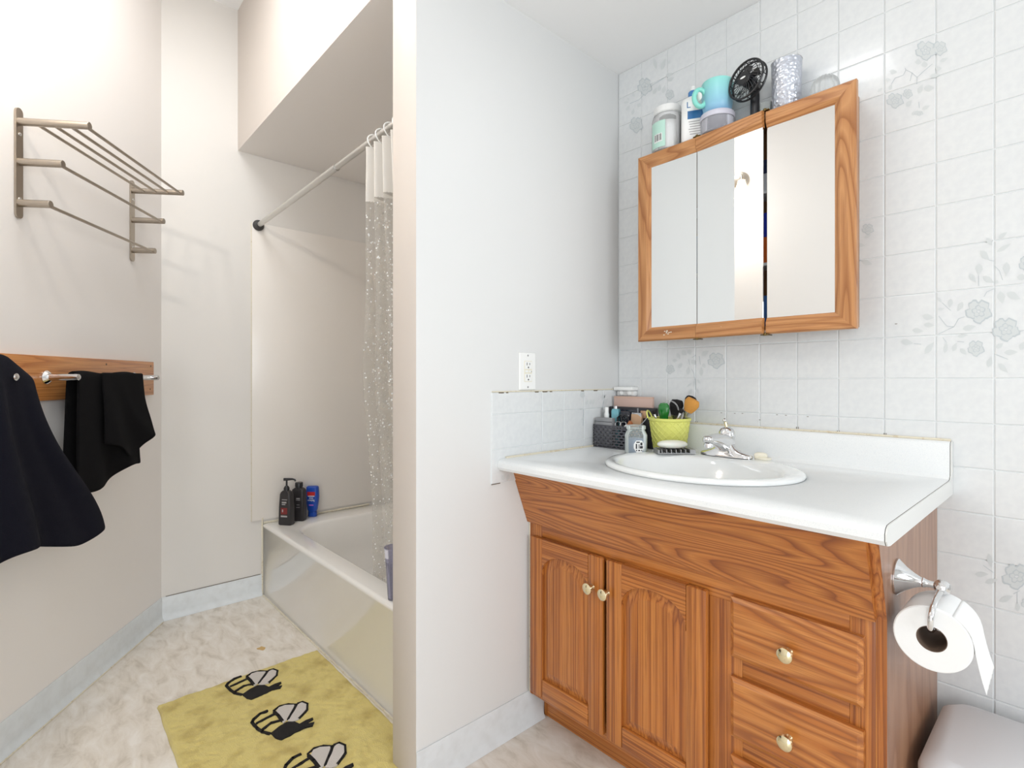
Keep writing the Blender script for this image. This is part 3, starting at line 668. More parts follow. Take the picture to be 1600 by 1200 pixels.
# flush ceiling fixtures (out of frame), round bodies above the nook lamp and the added room fill
def fixture(name, x, y, z, r, label):
    t = thing(name, (x, y, z), label, 'lamp')
    mb = MB(); mb.lathe([(r, 0), (r, -.012), (r*.93, -.018), (.002, -.018)], (x, y, z-.0005), seg=36); obj('pan', mb, 'white', t)
fixture('nook_lamp', -0.57, 1.10, NOOK, 0.14, 'round white ceiling lamp over the vanity')
fixture('room_fill_body', -1.85, 0.28, CEIL, 0.2, 'round white body added above the unseen room fill light')
# unseen window, added to carry the side fill light
wn_ = struct('window_added', MB().box(XR+0.02, XR+0.06, wy0, wy0+.05, wz0, wz1).box(XR+0.02, XR+0.06, wy1-.05, wy1, wz0, wz1).box(XR+0.02, XR+0.06, wy0+.05, wy1-.05, wz0, wz0+.05).box(XR+0.02, XR+0.06, wy0+.05, wy1-.05, wz1-.05, wz1), 'white')
obj('pane', MB().box(XR+.038, XR+.042, wy0+.05, wy1-.05, wz0+.05, wz1-.05), 'pane', wn_)
# ================================================================== vanity
VX0, VX1 = XA+0.001, -0.257
FY = 1.178; DY = 1.160
van = thing('vanity_cabinet', ((VX0+VX1)/2, (FY+YT)/2, 0), 'golden oak vanity cabinet with two arched doors and drawers', 'cabinet')
VB = YT-0.004
# side panels follow the sloping apron
side = [(1.245, 0.001), (1.245, 0.10), (FY, 0.10), (FY, 0.656), (1.117, 0.828), (VB, 0.828), (VB, 0.001)]
for xa_, xb_, mt in ((VX1-0.018, VX1, ['sidewood', 'oakZ']), (VX0, VX0+0.016, ['oakZ', 'oakZ'])):
    mb = MB(); mb.prism(side, lambda a, b_, d: Vector((d, a, b_)), xa_, xb_)
    for f in mb.bm.faces:
        if abs(f.normal.x) < 0.5: f.material_index = 1
    bmesh.ops.recalc_face_normals(mb.bm, faces=mb.bm.faces)
    for f in mb.bm.faces: f.material_index = 1 if abs(f.normal.x) < 0.5 else 0
    obj('side_panel', mb, mt, van, smooth=0)
fx0, fx1 = VX0+0.016, VX1-0.018
mb = MB(); mb.prism([(1.100, 0.829), (1.118, 0.829), (1.184, 0.655), (1.168, 0.652)], lambda a, b_, d: Vector((d, a, b_)), VX0, fx1+.001)
obj('apron', mb, oak('golden oak apron', ol, om, od, 'X', freq=34), van, smooth=0)
for nm, x0, x1, z0, z1, g in (('stile', fx0, -1.160, .10, .70, 'Z'), ('stile', -.632, -.528, .10, .60, 'Z'), ('stile', -.318, fx1, .10, .66, 'Z'),
                              ('rail', -1.160, -.318, .600, .70, 'X'), ('rail', -1.160, -.632, .10, .145, 'X'), ('rail', -.528, -.318, .10, .135, 'X'), ('rail', -.528, -.318, .425, .495, 'X'), ('rail', -.528, -.318, .245, .315, 'X')):
    mb = MB(); mb.box(x0, x1, FY, FY+.02, z0, z1, 0.0015 if nm == 'stile' else 0.001); obj(nm, mb, 'oak'+g, van)
mb = MB(); mb.tube([(VX0+.002, FY-.001, .106), (VX0+.002, FY-.001, .650)], .0022, 6); obj('caulk_line', mb, 'caulk', van)
mb = MB(); mb.box(fx0, fx1, 1.246, 1.262, 0.001, 0.10); obj('toe_kick', mb, 'oakX', van)
mb = MB(); mb.box(fx0, fx1, FY+.02, VB, .105, .12); obj('bottom_panel', mb, 'oakX', van)
# arched raised-panel doors
def arch(x0, x1, z0, zs_, zt, ins, y, n=20):
    pts = [Vector((x0+ins, y, z0+ins)), Vector((x1-ins, y, z0+ins))]
    xc = (x0+x1)/2; hw = (x1-x0)/2-ins; sp2 = zs_-ins*0.5; rise = (zt-ins)-sp2
    for i in range(n+1):
        a = PI*i/n; pts.append(Vector((xc+hw*math.cos(a), y, sp2+rise*math.sin(a)**0.8)))
    return pts
def knob(parent, p, mt='brass', r=0.0165):
    mb = MB(); mb.lathe([(.009, 0), (.007, .004), (.006, .012), (r*.8, .016), (r, .020), (r*.93, .024), (r*.6, .0275), (.002, .029)], p, (0, -1, 0), 24); obj('knob', mb, mt, parent)
def door(x0, x1, z0, z1, kx, kz):
    mb = MB(); sw, rw = 0.052, 0.058; xi, xj = x0+sw, x1-sw; zs_, zt = z1-0.112, z1-0.042; y0, y1 = DY, FY-.0005
    mb.mi = 0
    mb.box(x0, xi, y0, y1, z0, z1, 0.004); mb.box(xj, x1, y0, y1, z0, z1, 0.004)
    mb.mi = 1
    mb.box(xi, xj, y0+.0003, y1, z0, z0+rw, 0.003)
    ar = arch(xi, xj, z0+rw, zs_, zt, 0, 0)[2:]
    poly = [(p.x, p.z) for p in ar]+[(xi, z1), (xj, z1)]
    mb.prism(poly, lambda a, b_, d: Vector((a, d, b_)), y0+.0003, y1)
    d = obj('door', mb, ['oakZ', 'oakX'], van, smooth=0.5)
    q = MB(); A = lambda ins, y: arch(xi, xj, z0+rw, zs_, zt, ins, y)
    q.loft([A(-.004, y1-.002), A(-.004, y0+.0095), A(.004, y0+.0095), A(.008, y0+.0085), A(.030, y0+.0025), A(.032, y0+.0025)], True, False, True)
    obj('panel', q, 'oakZ', d, smooth=0.25)
    knob(d, (kx, y0, kz))
door(-1.196, -.909, .120, .613, -.946, .524)
door(-.897, -.606, .120, .613, -.893, .523)
def drawer(x0, x1, z0, z1):
    mb = MB(); y0, y1 = DY, FY-.0005; i = 0.012
    R_ = lambda k, y: [Vector((x0+k, y, z0+k)), Vector((x1-k, y, z0+k)), Vector((x1-k, y, z1-k)), Vector((x0+k, y, z1-k))]
    mb.loft([R_(0, y1), R_(0, y0+.007), R_(.004, y0+.0045), R_(.009, y0+.0005), R_(.012, y0)], True, True, True)
    d = obj('drawer_front', mb, oak('drawer oak', srgb(200, 132, 68), om, srgb(146, 84, 40), 'X', freq=15), van, smooth=0.2)
    knob(d, ((x0+x1)/2-.003, y0, (z0+z1)/2-.008))
drawer(-.550, -.292, .482, .617); drawer(-.550, -.292, .302, .437); drawer(-.550, -.292, .120, .258)

# ---- countertop with backsplash
CX1 = -0.2305; CT = 0.866
prof = [(1.062, .8295), (1.046, .832), (1.0385, .841), (1.0385, .853), (1.043, .861), (1.053, .8655), (1.07, CT)]
prof += [(1.612, CT), (1.625, .868), (1.633, .876), (1.634, .89), (1.634, .945), (1.636, .954), (1.641, .958), (YT-.0035, .958), (YT-.0035, .8295)]
ct = thing('countertop', ((XA+CX1)/2, 1.35, .83), 'white laminate countertop with rounded front edge and backsplash', 'countertop')
mb = MB(); mb.prism(prof, lambda a, b_, d: Vector((d, a, b_)), XA+0.0052, CX1)
o = obj('slab', mb, 'laminate', ct, smooth=0.5)
SX, SY, SAX, SBY = -0.722, 1.337, 0.262, 0.222
cu = MB(); cu.lathe([(1, -.1), (1, .1)], (SX, SY, CT), seg=64, sx=SAX-.02, sy=SBY-.02); cut = obj('cutter', cu, 'laminate')
md = o.modifiers.new('hole', 'BOOLEAN'); md.object = cut; md.operation = 'DIFFERENCE'; md.solver = 'EXACT'
bpy.context.view_layer.update()
nm_ = bpy.data.meshes.new_from_object(o.evaluated_get(bpy.context.evaluated_depsgraph_get()))
o.modifiers.clear(); o.data = nm_; bpy.data.objects.remove(cut)
mb = MB(); mb.prism(prof, lambda a, b_, d: Vector((d, a, b_)), CX1+.0012, CX1+.0035); obj('end_cap', mb, 'endcap', ct, smooth=0.5)
mb = MB(); mb.prism(prof, lambda a, b_, d: Vector((d, a, b_)), CX1, CX1+.0012); obj('end_seam', mb, 'black_line', ct, smooth=0)
mb = MB(); mb.tube([(XA+.006, 1.649, .9605), (CX1, 1.649, .9605)], .0032, 8); mb.tube([(XA+.0085, 1.07, .868), (XA+.0085, 1.62, .868)], .0035, 8); obj('caulk_line', mb, 'caulk', ct)

# ---- oval sink
sk = thing('sink', (SX, SY, CT), 'white oval drop-in sink set into the countertop', 'sink')
def el(a, b_, cy, z, n=72): return [Vector((SX+a*math.cos(2*PI*i/n), cy+b_*math.sin(2*PI*i/n), z)) for i in range(n)]
mb = MB(); R = [(SAX, SBY, SY, .8665), (SAX+.001, SBY+.001, SY, .8700), (SAX-.001, SBY-.001, SY, .8745), (SAX-.008, SBY-.008, SY, .8785), (SAX-.018, SBY-.016, SY-.001, .8795), (.232, .174, SY-.022, .8775), (.225, .167, SY-.023, .8745), (.219, .161, SY-.024, .868),
     (.205, .149, SY-.025, .835), (.175, .127, SY-.026, .79), (.12, .088, SY-.027, .755), (.05, .042, SY-.028, .737), (.021, .021, SY-.028, .733)]
mb.loft([el(*r) for r in R], True, False, True)
obj('basin', mb, 'enamel', sk, smooth=1.2)
mb = MB(); mb.lathe([(.022, 0), (.022, .002), (.018, .003), (.015, .001), (.001, .001)], (SX, SY-.028, .7335), seg=24); obj('drain', mb, 'chrome', sk)

# ---- faucet on the rear ledge of the sink
FXc, FYc, FZ = -0.733, 1.524, 0.8802
fa = thing('faucet', (FXc, FYc, FZ), 'chrome single-hole bathroom faucet with domed top', 'faucet')
mb = MB()
def st(a, b_, cx_, z, n=40):
    pts = []
    for i in range(n):
        t_ = 2*PI*i/n; pts.append(Vector((FXc+cx_+a*math.copysign(abs(math.cos(t_))**.8, math.cos(t_)), FYc+b_*math.copysign(abs(math.sin(t_))**.8, math.sin(t_)), z)))
    return pts
mb.loft([st(.078, .026, 0, FZ), st(.078, .026, 0, FZ+.005), st(.075, .023, 0, FZ+.009), st(.05, .021, 0, FZ+.016), st(.034, .021, 0, FZ+.024), st(.024, .020, 0, FZ+.036)], True, True, True)
obj('base_plate', mb, 'chrome', fa, smooth=0.9)
mb = MB(); S_ = []
for k in range(17):
    t_ = min(1, k/12); y = FYc+0.012-t_*0.122; sc2 = 1.0
    if k > 12: q_ = (k-12)/4; y -= .012*math.sin(q_*PI/2); sc2 = max(.12, math.cos(q_*PI/2))
    hw = (.0235-.0085*t_)*sc2; hh = (.024*(1-t_)**1.2+.0105)*sc2
    zc = FZ+.030*(1-t_)+t_*.057+.006*math.sin(t_*PI)
    S_.append([Vector((FXc+hw*math.copysign(abs(math.cos(a))**.7, math.cos(a)), y, zc+hh*math.copysign(abs(math.sin(a))**.75, math.sin(a)))) for a in [2*PI*i/20 for i in range(20)]])
mb.loft(S_, True, True, True); obj('spout', mb, 'chrome', fa, smooth=0.9)
mb = MB(); mb.lathe([(.0115, 0), (.0125, -.004), (.0125, -.012), (.0105, -.0135), (.001, -.0135)], (FXc, FYc-.106, FZ+.047), seg=24, sx=1.05, sy=1.05); obj('aerator', mb, 'chrome', fa)
mb = MB(); mb.lathe([(.0215, .02), (.022, .055), (.0235, .057), (.0235, .063), (.022, .072), (.017, .081), (.009, .086), (.001, .087)], (FXc, FYc+.006, FZ), seg=28); obj('dome', mb, 'chrome', fa, smooth=0.7)
mb = MB(); mb.lathe([(.0045, 0), (.0045, .014), (.003, .015)], (FXc-.002, FYc+.008, FZ+.086), (-.25, 0, 1), 14); obj('handle_stub', mb, 'brass', fa)
mb = MB(); mb.lathe([(.001, -.006), (.005, -.003), (.006, 0), (.005, .003), (.001, .006)], (FXc-.0075, FYc+.008, FZ+.105), seg=16); obj('ball_knob', mb, 'chrome', fa)
# cream plug beside it
t = thing('sink_stopper', (-.632, 1.540, .8790), 'small cream soap scrap and lid on the sink ledge beside the faucet', 'stopper')
mb = MB(); mb.lathe([(.020, 0), (.022, .003), (.021, .006), (.001, .006)], (-.632, 1.540, .8790), seg=20, sx=1.1, sy=.8); obj('base_ring', mb, 'cream', t)
mb = MB(); mb.loft([sq_loop(-.640, 1.545, a, b_, .006, .8850+z, .3) for a, b_, z in ((.017, .011, 0), (.018, .012, .004), (.016, .010, .010), (.009, .006, .013))], True, True, True); obj('top_piece', mb, 'cream', t, smooth=0.9)

# ================================================================== mirror cabinet
MY = YT-0.117; mx0, mx1, mz0, mz1 = -1.054, -.401, 1.238, 1.873
mc = thing('mirror_cabinet', ((mx0+mx1)/2, YT, mz0), 'oak-framed triple-door mirror cabinet on the tiled wall', 'mirror cabinet')
M['body_wood'] = oak('cabinet body wood', srgb(176, 130, 92), srgb(166, 118, 80), srgb(140, 96, 62), 'Z', freq=8)
bx0, bx1, by0, by1 = mx0+.022, mx1-.022, MY+.021, YT-.0030
bd = MB(); bd.box(bx0, bx0+.012, by0, by1, mz0+.012, mz1-.0005); bd.box(bx1-.012, bx1, by0, by1, mz0+.012, mz1-.0005); bd.box(bx0+.012, bx1-.012, by0, by1, mz0+.012, mz0+.024); bd.box(bx0+.012, bx1-.012, by0, by1, mz1-.0125, mz1-.0005); bd.box(bx0+.012, bx1-.012, by1-.004, by1, mz0+.024, mz1-.0125)
obj('cabinet_body', bd, 'body_wood', mc)
for z in (1.44, 1.65):
    mb = MB(); mb.box(bx0+.012, bx1-.012, by0+.012, by1-.004, z, z+.008); obj('shelf', mb, 'white', mc)
def mdoor(x0, x1, left, right, ang=0, hinge=None):
    y0, y1 = MY, MY+.019; sw = .050; rwz = .046
    mb = MB(); mb.mi = 0
    def member(pts, mi):   # mitred member with an ogee-like slope towards the glass: outer edge first
        mb.mi = mi
        (a, b_, c, d) = [Vector((p[0], 0, p[1])) for p in pts]     # a,b outer edge; c,d inner edge
        def at_(p, y): return Vector((p.x, y, p.z))
        lo = [at_(a, y1), at_(b_, y1), at_(b_, y0+.004), at_(a, y0+.004)]
        f1 = a.lerp(d, .08); g1 = b_.lerp(c, .08); f2 = a.lerp(d, .72); g2 = b_.lerp(c, .72)
        rows = [[at_(a, y1), at_(b_, y1)], [at_(a, y0+.005), at_(b_, y0+.005)], [at_(f1, y0), at_(g1, y0)], [at_(f2, y0), at_(g2, y0)], [at_(d, y0+.008), at_(c, y0+.008)], [at_(d, y1), at_(c, y1)]]
        mb.loft([[r[0] for r in rows], [r[1] for r in rows]], True, True, True)
    li = x0+(sw if left else 0); ri = x1-(sw if right else 0); zi, zj = mz0+rwz, mz1-rwz
    if not (left or right):        # frameless sides: the glass carries a rail at top and bottom
        q = MB(); q.box(li+.0005, ri-.0005, MY+.009, MY+.013, zi-.003, zj+.003); d = obj('mirror_door', q, 'mirror', mc, smooth=0)
        for zo, zn in ((mz0, zi), (mz1, zj)):
            mb = MB(); member([(x0, zo), (x1, zo), (ri, zn), (li, zn)], 0); obj('rail', mb, 'pineX', d, smooth=0)
        px = Vector((hinge, MY+.019, 0)); wl = worldloc(d); new = px+Matrix.Rotation(ang, 4, 'Z') @ (wl-px); new.z = wl.z
        d.location = new-worldloc(mc); d.rotation_euler = (0, 0, ang)
        return d
    member([(x0, mz0), (x1, mz0), (ri, zi), (li, zi)], 0); member([(x0, mz1), (x1, mz1), (ri, zj), (li, zj)], 0)
    if left: member([(x0, mz0), (x0, mz1), (li, zj), (li, zi)], 1)
    if right: member([(x1, mz0), (x1, mz1), (ri, zj), (ri, zi)], 1)
    d = obj('mirror_door', mb, ['pineX', 'pineZ'], mc, smooth=0)
    q = MB(); q.box(li-.002 if left else li+.0005, ri+.002 if right else ri-.0005, MY+.009, MY+.013, zi-.003, zj+.003)
    for f in q.bm.faces: f.normal_update()
    g = obj('mirror_glass', q, 'mirror', d, smooth=0)
    return d
mdoor(mx0, -.8385, True, False)
mdoor(-.8365, -.6275, False, False, math.radians(-4.0), -.8365)
mdoor(-.6235, mx1, False, True)
for x, dy in ((-.8375, 0), (-.6262, -.006)):
    for z in (mz1+.001, mz0-.004):
        mb = MB(); mb.box(x-.012, x+.012, MY+.004+dy, MY+.024, z, z+.003, .001); mb.lathe([(.0045, -.001), (.0045, .006), (.002, .0075)], (x, MY+.008+dy, z), seg=12); obj('hinge', mb, 'bronze', mc)
# worn marks on the lower frame
mb = MB(); rng = random.Random(3)
for cx_, w_, n_ in ((-.940, .018, 9),):
    for i in range(n_):
        a = rng.random()*6.28; r_ = rng.random()*w_; mb.box(cx_+r_*math.cos(a)-.002, cx_+r_*math.cos(a)+.003, MY-.0003, MY+.001, 1.262+r_*.6*math.sin(a)-.001, 1.262+r_*.6*math.sin(a)+.0015)
for i in range(9):
    x = -.752+.036*rng.random(); mb.box(x-.003, x+.004, MY-.0060, MY-.001, 1.261+.008*rng.random(), 1.2625+.008*rng.random()+.001)
obj('paint_scuffs', mb, 'cream', mc, smooth=0)['kind'] = 'stuff'
# things kept inside, seen through the gaps between the doors
def inbox(name, x, z, w_, d, h_, col, label):
    mb = MB(); mb.box(x-w_/2, x+w_/2, by0+.014, by0+.014+d, z, z+h_, .002); tag(obj(name, mb, mat(name+' '+label[:6], col, .5)), label, 'box')
z1_, z2_, z3_ = mz0+.0245, 1.4485, 1.6585
inbox('medicine_box', -.632, z1_, .05, .04, .09, srgb(70, 110, 170), 'blue medicine box on the bottom shelf behind the mirror door gap')
inbox('medicine_box', -.628, z2_, .05, .04, .075, srgb(214, 104, 40), 'orange medicine box on the middle shelf behind the mirror door gap')
inbox('medicine_box', -.634, z2_+.0755, .045, .04, .07, srgb(36, 52, 170), 'deep blue medicine box stacked on the orange box in the cabinet')
inbox('medicine_box', -.630, z3_, .045, .04, .05, srgb(214, 214, 218), 'white medicine box on the top shelf behind the mirror door gap')
inbox('medicine_box', -.634, z3_+.0505, .045, .04, .04, srgb(40, 48, 80), 'navy medicine box stacked on the white box in the cabinet')
inbox('medicine_box', -.838, z2_, .05, .04, .12, srgb(96, 130, 180), 'pale blue medicine box behind the left mirror door gap')

# ---- things on top of the mirror cabinet
TZ = mz1+.0003
jx, jy = -.972, 1.597
t = thing('wipes_jar', (jx, jy, TZ), 'clear jar with white lid and mint label at the cabinet\'s left end', 'jar')
mb = MB(); mb.lathe([(.050, .001), (.053, .006), (.053, .112), (.050, .126), (.040, .134), (.038, .134), (.048, .124), (.051, .110), (.051, .008), (.002, .006)], (jx, jy, TZ), seg=36); obj('jar_wall', mb, 'clear', t)
mb = MB(); mb.lathe([(.049, .007), (.0495, .085), (.040, .105), (.015, .112), (.001, .112)], (jx, jy, TZ), seg=28); obj('contents', mb, 'white', t)
mb = MB(); mb.lathe([(.041, .132), (.045, .136), (.046, .150), (.044, .156), (.036, .159), (.001, .159)], (jx, jy, TZ), seg=36); obj('lid', mb, 'white', t)
M['mint'] = mat('mint label', srgb(190, 226, 212), .5)
def arcband(c, r, a0, a1, z0, z1, n=14, tilt=0):
    mb = MB(); pts = [a0+(a1-a0)*i/n for i in range(n+1)]
    mb.loft([[Vector((c[0]+r*math.cos(a), c[1]+r*math.sin(a), c[2]+z)) for a in pts] for z in (z0, z1)], False); return mb
va = math.atan2(-jy, -jx)
obj('label', arcband((jx, jy, TZ), .0534, va-1.25, va-.15, .012, .100), 'mint', t, smooth=3)
obj('barcode_field', arcband((jx, jy, TZ), .0537, va-.95, va-.35, .030, .058), 'white', t, smooth=3)
bc = MB()
for k, wd in enumerate((.05, .03, .06, .03, .04, .05)):
    a = va-.88+k*.085
    bc.loft([[Vector((jx+.0539*math.cos(q), jy+.0539*math.sin(q), TZ+z)) for q in (a, a+wd)] for z in (.034, .056)], False)
obj('barcode', bc, 'black', t, smooth=3)
bx_, by_ = -.872, 1.585; bang = .50
t = thing('lotion_bottle', (bx_, by_, TZ), 'tall white bottle with blue neck and blue label on the cabinet', 'bottle')
mb = MB(); mb.loft([sq_loop(bx_, by_, a, b_, r, TZ+z, bang) for a, b_, r, z in ((.034, .021, .012, .001), (.037, .024, .014, .006), (.036, .024, .014, .130), (.033, .021, .014, .142), (.018, .016, .012, .150))], True, True, True); obj('body', mb, 'white', t, smooth=.8)
mb = MB(); mb.lathe([(.0155, .149), (.0155, .168), (.013, .171), (.001, .171)], (bx_, by_, TZ), seg=24); obj('neck', mb, mat('blue cap', srgb(70, 130, 190), .35), t)
mb = MB(); mb.lathe([(.008, .170), (.008, .184), (.006, .188), (.001, .188)], (bx_, by_, TZ), seg=18); obj('pump_tip', mb, 'white', t)
nx = Vector((math.sin(bang), -math.cos(bang), 0)); xd = Vector((math.cos(bang), math.sin(bang), 0)); zv = Vector((0, 0, 1)); c = Vector((bx_, by_, TZ))+nx*.0241
M['teal'] = mat('blue label', srgb(36, 104, 160), .4)
strip_part('label_panel', 'teal', t, [(c+zv*.086+xd*.006, xd, zv, nx, .046, .026, .0003)])
strip_part('label_print', 'label_grey', t, [(c+zv*(.064-.008*k)+xd*.006, xd, zv, nx, .040-.004*(k % 3), .0025, .0003) for k in range(6)])
text('lettering', 'L', 'teal', .028, c+zv*.118-xd*.014+nx*.0003, xd, zv, t)
# clear tub with teal mug standing on it
ox, oy = -.790, 1.585
t = thing('clear_tub', (ox, oy, TZ), 'low clear plastic tub under the mint mug on the cabinet', 'container')
mb = MB(); mb.lathe([(.048, .001), (.050, .004), (.050, .046), (.0475, .046), (.0475, .006), (.001, .005)], (ox, oy, TZ), seg=36); obj('tub_wall', mb, glass('faint lilac plastic', (.93, .93, .96, 1), .16), t)
mb = MB(); mb.lathe([(.0515, .046), (.052, .048), (.052, .060), (.050, .063), (.001, .063)], (ox, oy, TZ), seg=36); obj('lid', mb, mat('milky lid', srgb(206, 204, 216), .25), t)
mz_ = TZ+.0635
t = thing('mint_mug', (ox, oy, mz_), 'mint-to-blue mug with round ear handle standing on a clear tub', 'mug')
m = mat('mint to blue ceramic', srgb(150, 216, 214), .35); M['mug'] = m
nt = m.node_tree; tc = nt.nodes.new('ShaderNodeTexCoord'); sx_ = nt.nodes.new('ShaderNodeSeparateXYZ'); mr = nt.nodes.new('ShaderNodeMapRange'); mr.inputs[1].default_value = -.05; mr.inputs[2].default_value = .05
cr = nt.nodes.new('ShaderNodeValToRGB'); cr.color_ramp.elements[0].color = srgb(140, 186, 222); cr.color_ramp.elements[1].color = srgb(150, 222, 214)
nt.links.new(tc.outputs['Object'], sx_.inputs[0]); nt.links.new(sx_.outputs['Z'], mr.inputs[0]); nt.links.new(mr.outputs[0], cr.inputs[0]); nt.links.new(cr.outputs[0], nt.nodes['Principled BSDF'].inputs['Base Color'])
mb = MB(); mb.lathe([(.034, .0005), (.040, .004), (.045, .030), (.047, .070), (.0475, .096), (.046, .100), (.044, .098), (.0435, .07), (.041, .03), (.001, .01)], (ox, oy, mz_), seg=36); obj('cup', mb, 'mug', t, smooth=.9)
hd = Vector((-.55, -.83, 0)); mb = MB(); hc = Vector((ox, oy, mz_+.050))+hd*.058
mb.tube([hc+hd*(.020*math.cos(a))+zv*(.026*math.sin(a)) for a in [2*PI*i/22 for i in range(22)]], .0075, 12, True); obj('handle', mb, mat('mint handle', srgb(140, 220, 206), .35), t)
mb = MB(); mb.lathe([(.001, 0), (.012, .001), (.013, .004), (.010, .006), (.001, .0065)], hc+Vector((.0, -.003, .004)), (-.35, -.9, -.25), 20); obj('ear_badge', mb, 'white', t)
# ridged mint cap on a stick behind
gx, gy = -.838, 1.626
t = thing('ridged_cap_bottle', (gx, gy, TZ), 'slim bottle with ridged mint cap standing behind the mug', 'bottle')
mb = MB(); mb.lathe([(.014, .001), (.015, .004), (.015, .140), (.010, .150), (.001, .150)], (gx, gy, TZ), seg=20); obj('body', mb, mat('pale mint plastic', srgb(206, 232, 226), .4), t)
mb = MB(); pf = []
for k in range(5): pf += [(.012, .150+k*.011), (.013, .152+k*.011), (.013, .158+k*.011), (.012, .160+k*.011)]
mb.lathe(pf+[(.009, .208), (.001, .210)], (gx, gy, TZ), seg=20); obj('cap', mb, mat('mint cap', srgb(140, 216, 196), .4), t)
# small fan
fc = Vector((-.690, 1.560, 1.999)); fn_ = Vector((-.20, -.97, .10)).normalized(); fu = fn_.orthogonal().normalized(); fv = fn_.cross(fu)
t = thing('hand_fan', (fc.x+.01, fc.y+.035, TZ), 'small black handheld fan with round grille standing on the cabinet', 'fan')
RF = .056
def circ(r, o_, n=40): return [fc+fu*(r*math.cos(2*PI*i/n))+fv*(r*math.sin(2*PI*i/n))+fn_*o_ for i in range(n)]
mb = MB(); mb.tube(circ(RF, 0), .0032, 8, True); mb.tube(circ(RF, -.018), .0030, 8, True); mb.tube(circ(RF*.80, .0055, 36), .0011, 6, True)
for k in range(28):
    a = 2*PI*k/28
    sp1 = [fc+fu*(r*math.cos(a+tw))+fv*(r*math.sin(a+tw))+fn_*o_ for r, tw, o_ in ((RF, 0, 0), (RF*.8, .10, .0055), (RF*.55, .24, .0085), (RF*.33, .38, .0095))]
    mb.tube(sp1, .0010, 5)
    sp2 = [fc+fu*(r*math.cos(a-tw))+fv*(r*math.sin(a-tw))+fn_*o_ for r, tw, o_ in ((RF, 0, -.018), (RF*.75, .1, -.026), (RF*.3, .25, -.028))]
    if k % 3 == 0: mb.tube(sp2, .0010, 5)
    if k % 2 == 0: mb.tube([fc+fu*(RF*math.cos(a))+fv*(RF*math.sin(a)), fc+fu*(RF*math.cos(a))+fv*(RF*math.sin(a))-fn_*.018], .0012, 5)
obj('grille', mb, 'black', t)
mb = MB(); mb.lathe([(.020, .004), (.021, .009), (.019, .012), (.001, .013)], fc, fn_, 28); mb.lathe([(.019, -.030), (.019, -.008), (.001, -.006)], fc, fn_, 24); obj('hub', mb, 'black', t)
mb = MB(); mb.lathe([(.001, .0131), (.006, .0133), (.006, .0137), (.001, .0139)], fc, fn_, 16, sx=1.5, sy=.5); obj('badge', mb, 'white', t)
for k in range(5):
    a = 2*PI*k/5; mb = MB()
    mb.grid(lambda u, v: fc+fu*((.012+u*.030)*math.cos(a+v*.55-.2*u))+fv*((.012+u*.030)*math.sin(a+v*.55-.2*u))+fn_*(-.012+v*.010), 8, 6); obj('blade', mb, 'black', t, smooth=3, solid=.0012)
hx, hy = fc.x+.012, fc.y+.036
mb = MB(); mb.lathe([(.010, .001), (.013, .004), (.013, .085), (.0115, .100), (.001, .102)], (hx, hy, TZ), seg=20); obj('handle', mb, 'black', t)
mb = MB(); mb.tube([Vector((hx, hy, TZ+.095)), Vector((hx, hy, TZ+.112)), fc-fn_*.028], [.009, .010, .009], 12); mb.lathe([(.012, -.014), (.013, -.01), (.013, .01), (.012, .014)], (hx, hy, TZ+.108), (1, 0, .1), 18); obj('pivot', mb, 'black', t)
# clear bowl behind the fan
t = thing('glass_bowl', (-.700, 1.607, TZ), 'small clear glass bowl partly hidden behind the black fan', 'bowl')
mb = MB(); mb.lathe([(.020, .001), (.024, .003), (.036, .055), (.038, .057), (.036, .058), (.022, .006), (.001, .004)], (-.658, 1.618, TZ), seg=28, sx=.6, sy=.6); obj('bowl_wall', mb, 'glass', t)
# silver tumbler with hammered texture
tx, ty = -.588, 1.594
t = thing('silver_tumbler', (tx, ty, TZ), 'silver tumbler with hammered scale texture on the cabinet', 'tumbler')
m = mat('hammered silver plastic', srgb(196, 200, 210), .28, .55); M['hammer'] = m
nt = m.node_tree; tc = nt.nodes.new('ShaderNodeTexCoord'); vo = nt.nodes.new('ShaderNodeTexVoronoi'); vo.inputs['Scale'].default_value = 110; bp = nt.nodes.new('ShaderNodeBump'); bp.inputs['Distance'].default_value = .003; bp.inputs['Strength'].default_value = .8
nt.links.new(tc.outputs['Object'], vo.inputs['Vector']); nt.links.new(vo.outputs['Distance'], bp.inputs['Height']); nt.links.new(bp.outputs['Normal'], nt.nodes['Principled BSDF'].inputs['Normal'])
mb = MB(); mb.lathe([(.034, .001), (.0365, .004), (.0400, .142), (.0385, .143)], (tx, ty, TZ), seg=40); obj('outer_wall', mb, 'hammer', t, smooth=1)
mb = MB(); mb.tube([Vector((tx+.0393*math.cos(a), ty+.0393*math.sin(a), TZ+.1435)) for a in [2*PI*i/36 for i in range(36)]], .0016, 8, True); obj('rim', mb, 'clear', t)
# fluted glass lid
gx, gy = -.488, 1.592
t = thing('fluted_glass_dish', (gx, gy, TZ), 'fluted clear glass dish at the right end of the cabinet top', 'dish')
mb = MB(); pr_ = [(.026, .001), (.033, .012), (.034, .03), (.030, .046), (.020, .057), (.004, .061)]
mb.loft([[Vector((gx+r*(1+.05*math.cos(16*a))*math.cos(a), gy+r*(1+.05*math.cos(16*a))*math.sin(a), TZ+z)) for a in [2*PI*i/64 for i in range(64)]] for r, z in pr_], True, True, True)
obj('dome', mb, glass('fluted glass', (.90, .92, .92, 1), .30, .1), t, smooth=.9)

